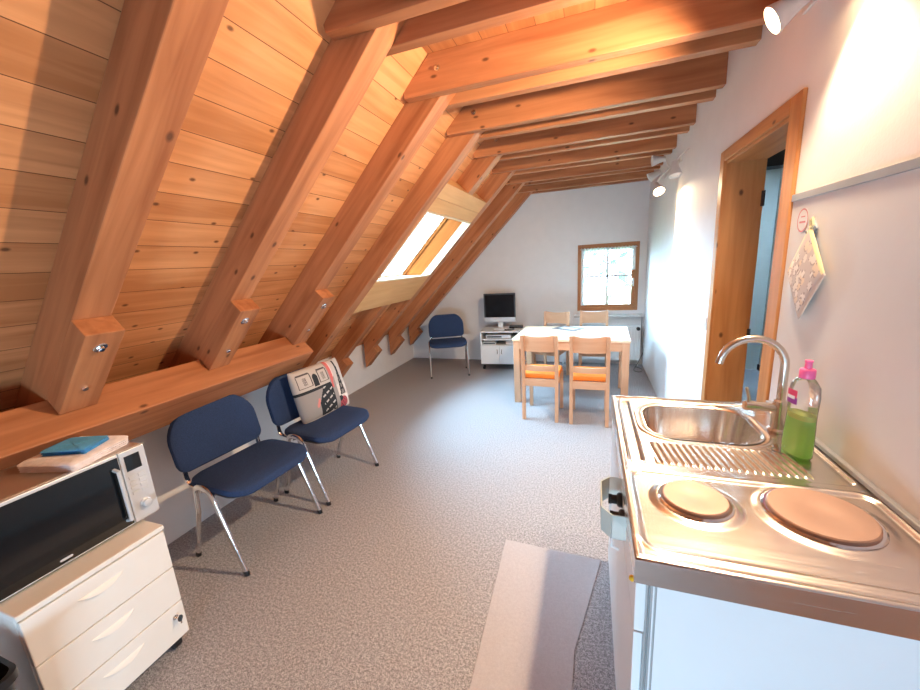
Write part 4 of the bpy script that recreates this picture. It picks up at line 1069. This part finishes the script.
# ------------------------------------------------------------------ outside
tag(MB().box(-30, D + 0.4, -3.2, 30, 60, -3.0).build('ground_outside', 'grassout'), kind='structure')
def tree(x, y, h, w_, seed, label):
    r_ = random.Random(seed); e_ = empty('tree', (x, y, -3.0), 0, label, 'tree', 'trees outside the gable window')
    MB().tube([(0, 0, 0), (0.1, 0, h * 0.35), (0.05, 0.1, h * 0.7)], [0.22, 0.16, 0.08], 10).build('trunk', 'bark', e_)
    mb = MB()
    for _ in range(420):
        a, b_, c_ = r_.gauss(0, 0.42), r_.gauss(0, 0.42), r_.gauss(0, 0.36)
        px_, py_, pz_ = a * w_, b_ * w_, h * 0.68 + c_ * h * 0.5
        q = Matrix.Translation((px_, py_, pz_)) @ Matrix.Rotation(r_.uniform(0, 6), 4, (r_.random(), r_.random(), r_.random() + 0.1))
        s_ = r_.uniform(0.2, 0.42)
        mb.add([(-s_, 0, 0), (0, -s_ * 0.5, 0.03), (s_, 0, 0), (0, s_ * 0.5, 0.03)], [(0, 1, 2, 3)], M4=q)
    mb.build('crown', 'leaf', e_)
tree(-0.6, 17.0, 8.5, 2.6, 1, 'green tree outside, seen through the left half of the gable window')
tree(4.0, 30.0, 9.5, 2.6, 2, 'green tree outside, seen through the right half of the gable window')

# ------------------------------------------------------------------ world, portals, camera
wd = bpy.data.worlds.new('sky'); bpy.context.scene.world = wd; wd.use_nodes = True
nt = wd.node_tree; bg = nt.nodes['Background']
bg.inputs[0].default_value = (0.47, 0.76, 1.0, 1); bg.inputs[1].default_value = 62.0
def portal(loc, rot, sx, sy):
    L = bpy.data.lights.new('daylight_portal', 'AREA'); L.shape = 'RECTANGLE'; L.size = sx; L.size_y = sy; L.cycles.is_portal = True
    o = bpy.data.objects.new('daylight_portal', L); COL.objects.link(o); o.location = loc; o.rotation_euler = rot
portal(((WX0 + WX1) / 2, D + 0.12, (WZ0 + WZ1) / 2), (math.radians(-90), 0, 0), 0.8, 0.95)
x, z = sn((SKY0 + SKY1) / 2, -0.30)
portal((x, (SY0 + SY1) / 2, z), (0, math.radians(-45), 0), 0.85, 1.25)
portal(((LX0 + LX1) / 2, YB - 0.1, (LZ0 + LZ1) / 2), (math.radians(90), 0, 0), 0.95, 0.38)

sc = bpy.context.scene
cam = bpy.data.cameras.new('camera'); co = bpy.data.objects.new('camera', cam); COL.objects.link(co); sc.camera = co
yaw, pitch, roll, fpx, H = -0.343835505, -0.214330499, -0.0605861749, 371.838710, 1.52976727
cyw, syw, cp, spp = math.cos(yaw), math.sin(yaw), math.cos(pitch), math.sin(pitch)
fw_ = Vector((syw * cp, cyw * cp, spp)); r0 = Vector((cyw, -syw, 0)); u0 = r0.cross(fw_)
rg = math.cos(roll) * r0 + math.sin(roll) * u0; up = -math.sin(roll) * r0 + math.cos(roll) * u0
m = Matrix((rg, up, -fw_)).transposed().to_4x4(); m.translation = (0, 0, H); co.matrix_world = m
cam.sensor_fit = 'HORIZONTAL'; cam.sensor_width = 36.0; cam.lens = fpx / 920 * 36.0; cam.clip_start = 0.02

vs_ = sc.view_settings; vs_.view_transform = 'Standard'; vs_.look = 'None'; vs_.exposure = 0.18; vs_.gamma = 1.0; vs_.use_curve_mapping = False
sc.cycles.max_bounces = 10; sc.cycles.diffuse_bounces = 6; sc.cycles.transparent_max_bounces = 12
sc.cycles.use_denoising = True; sc.cycles.sample_clamp_indirect = 6.0
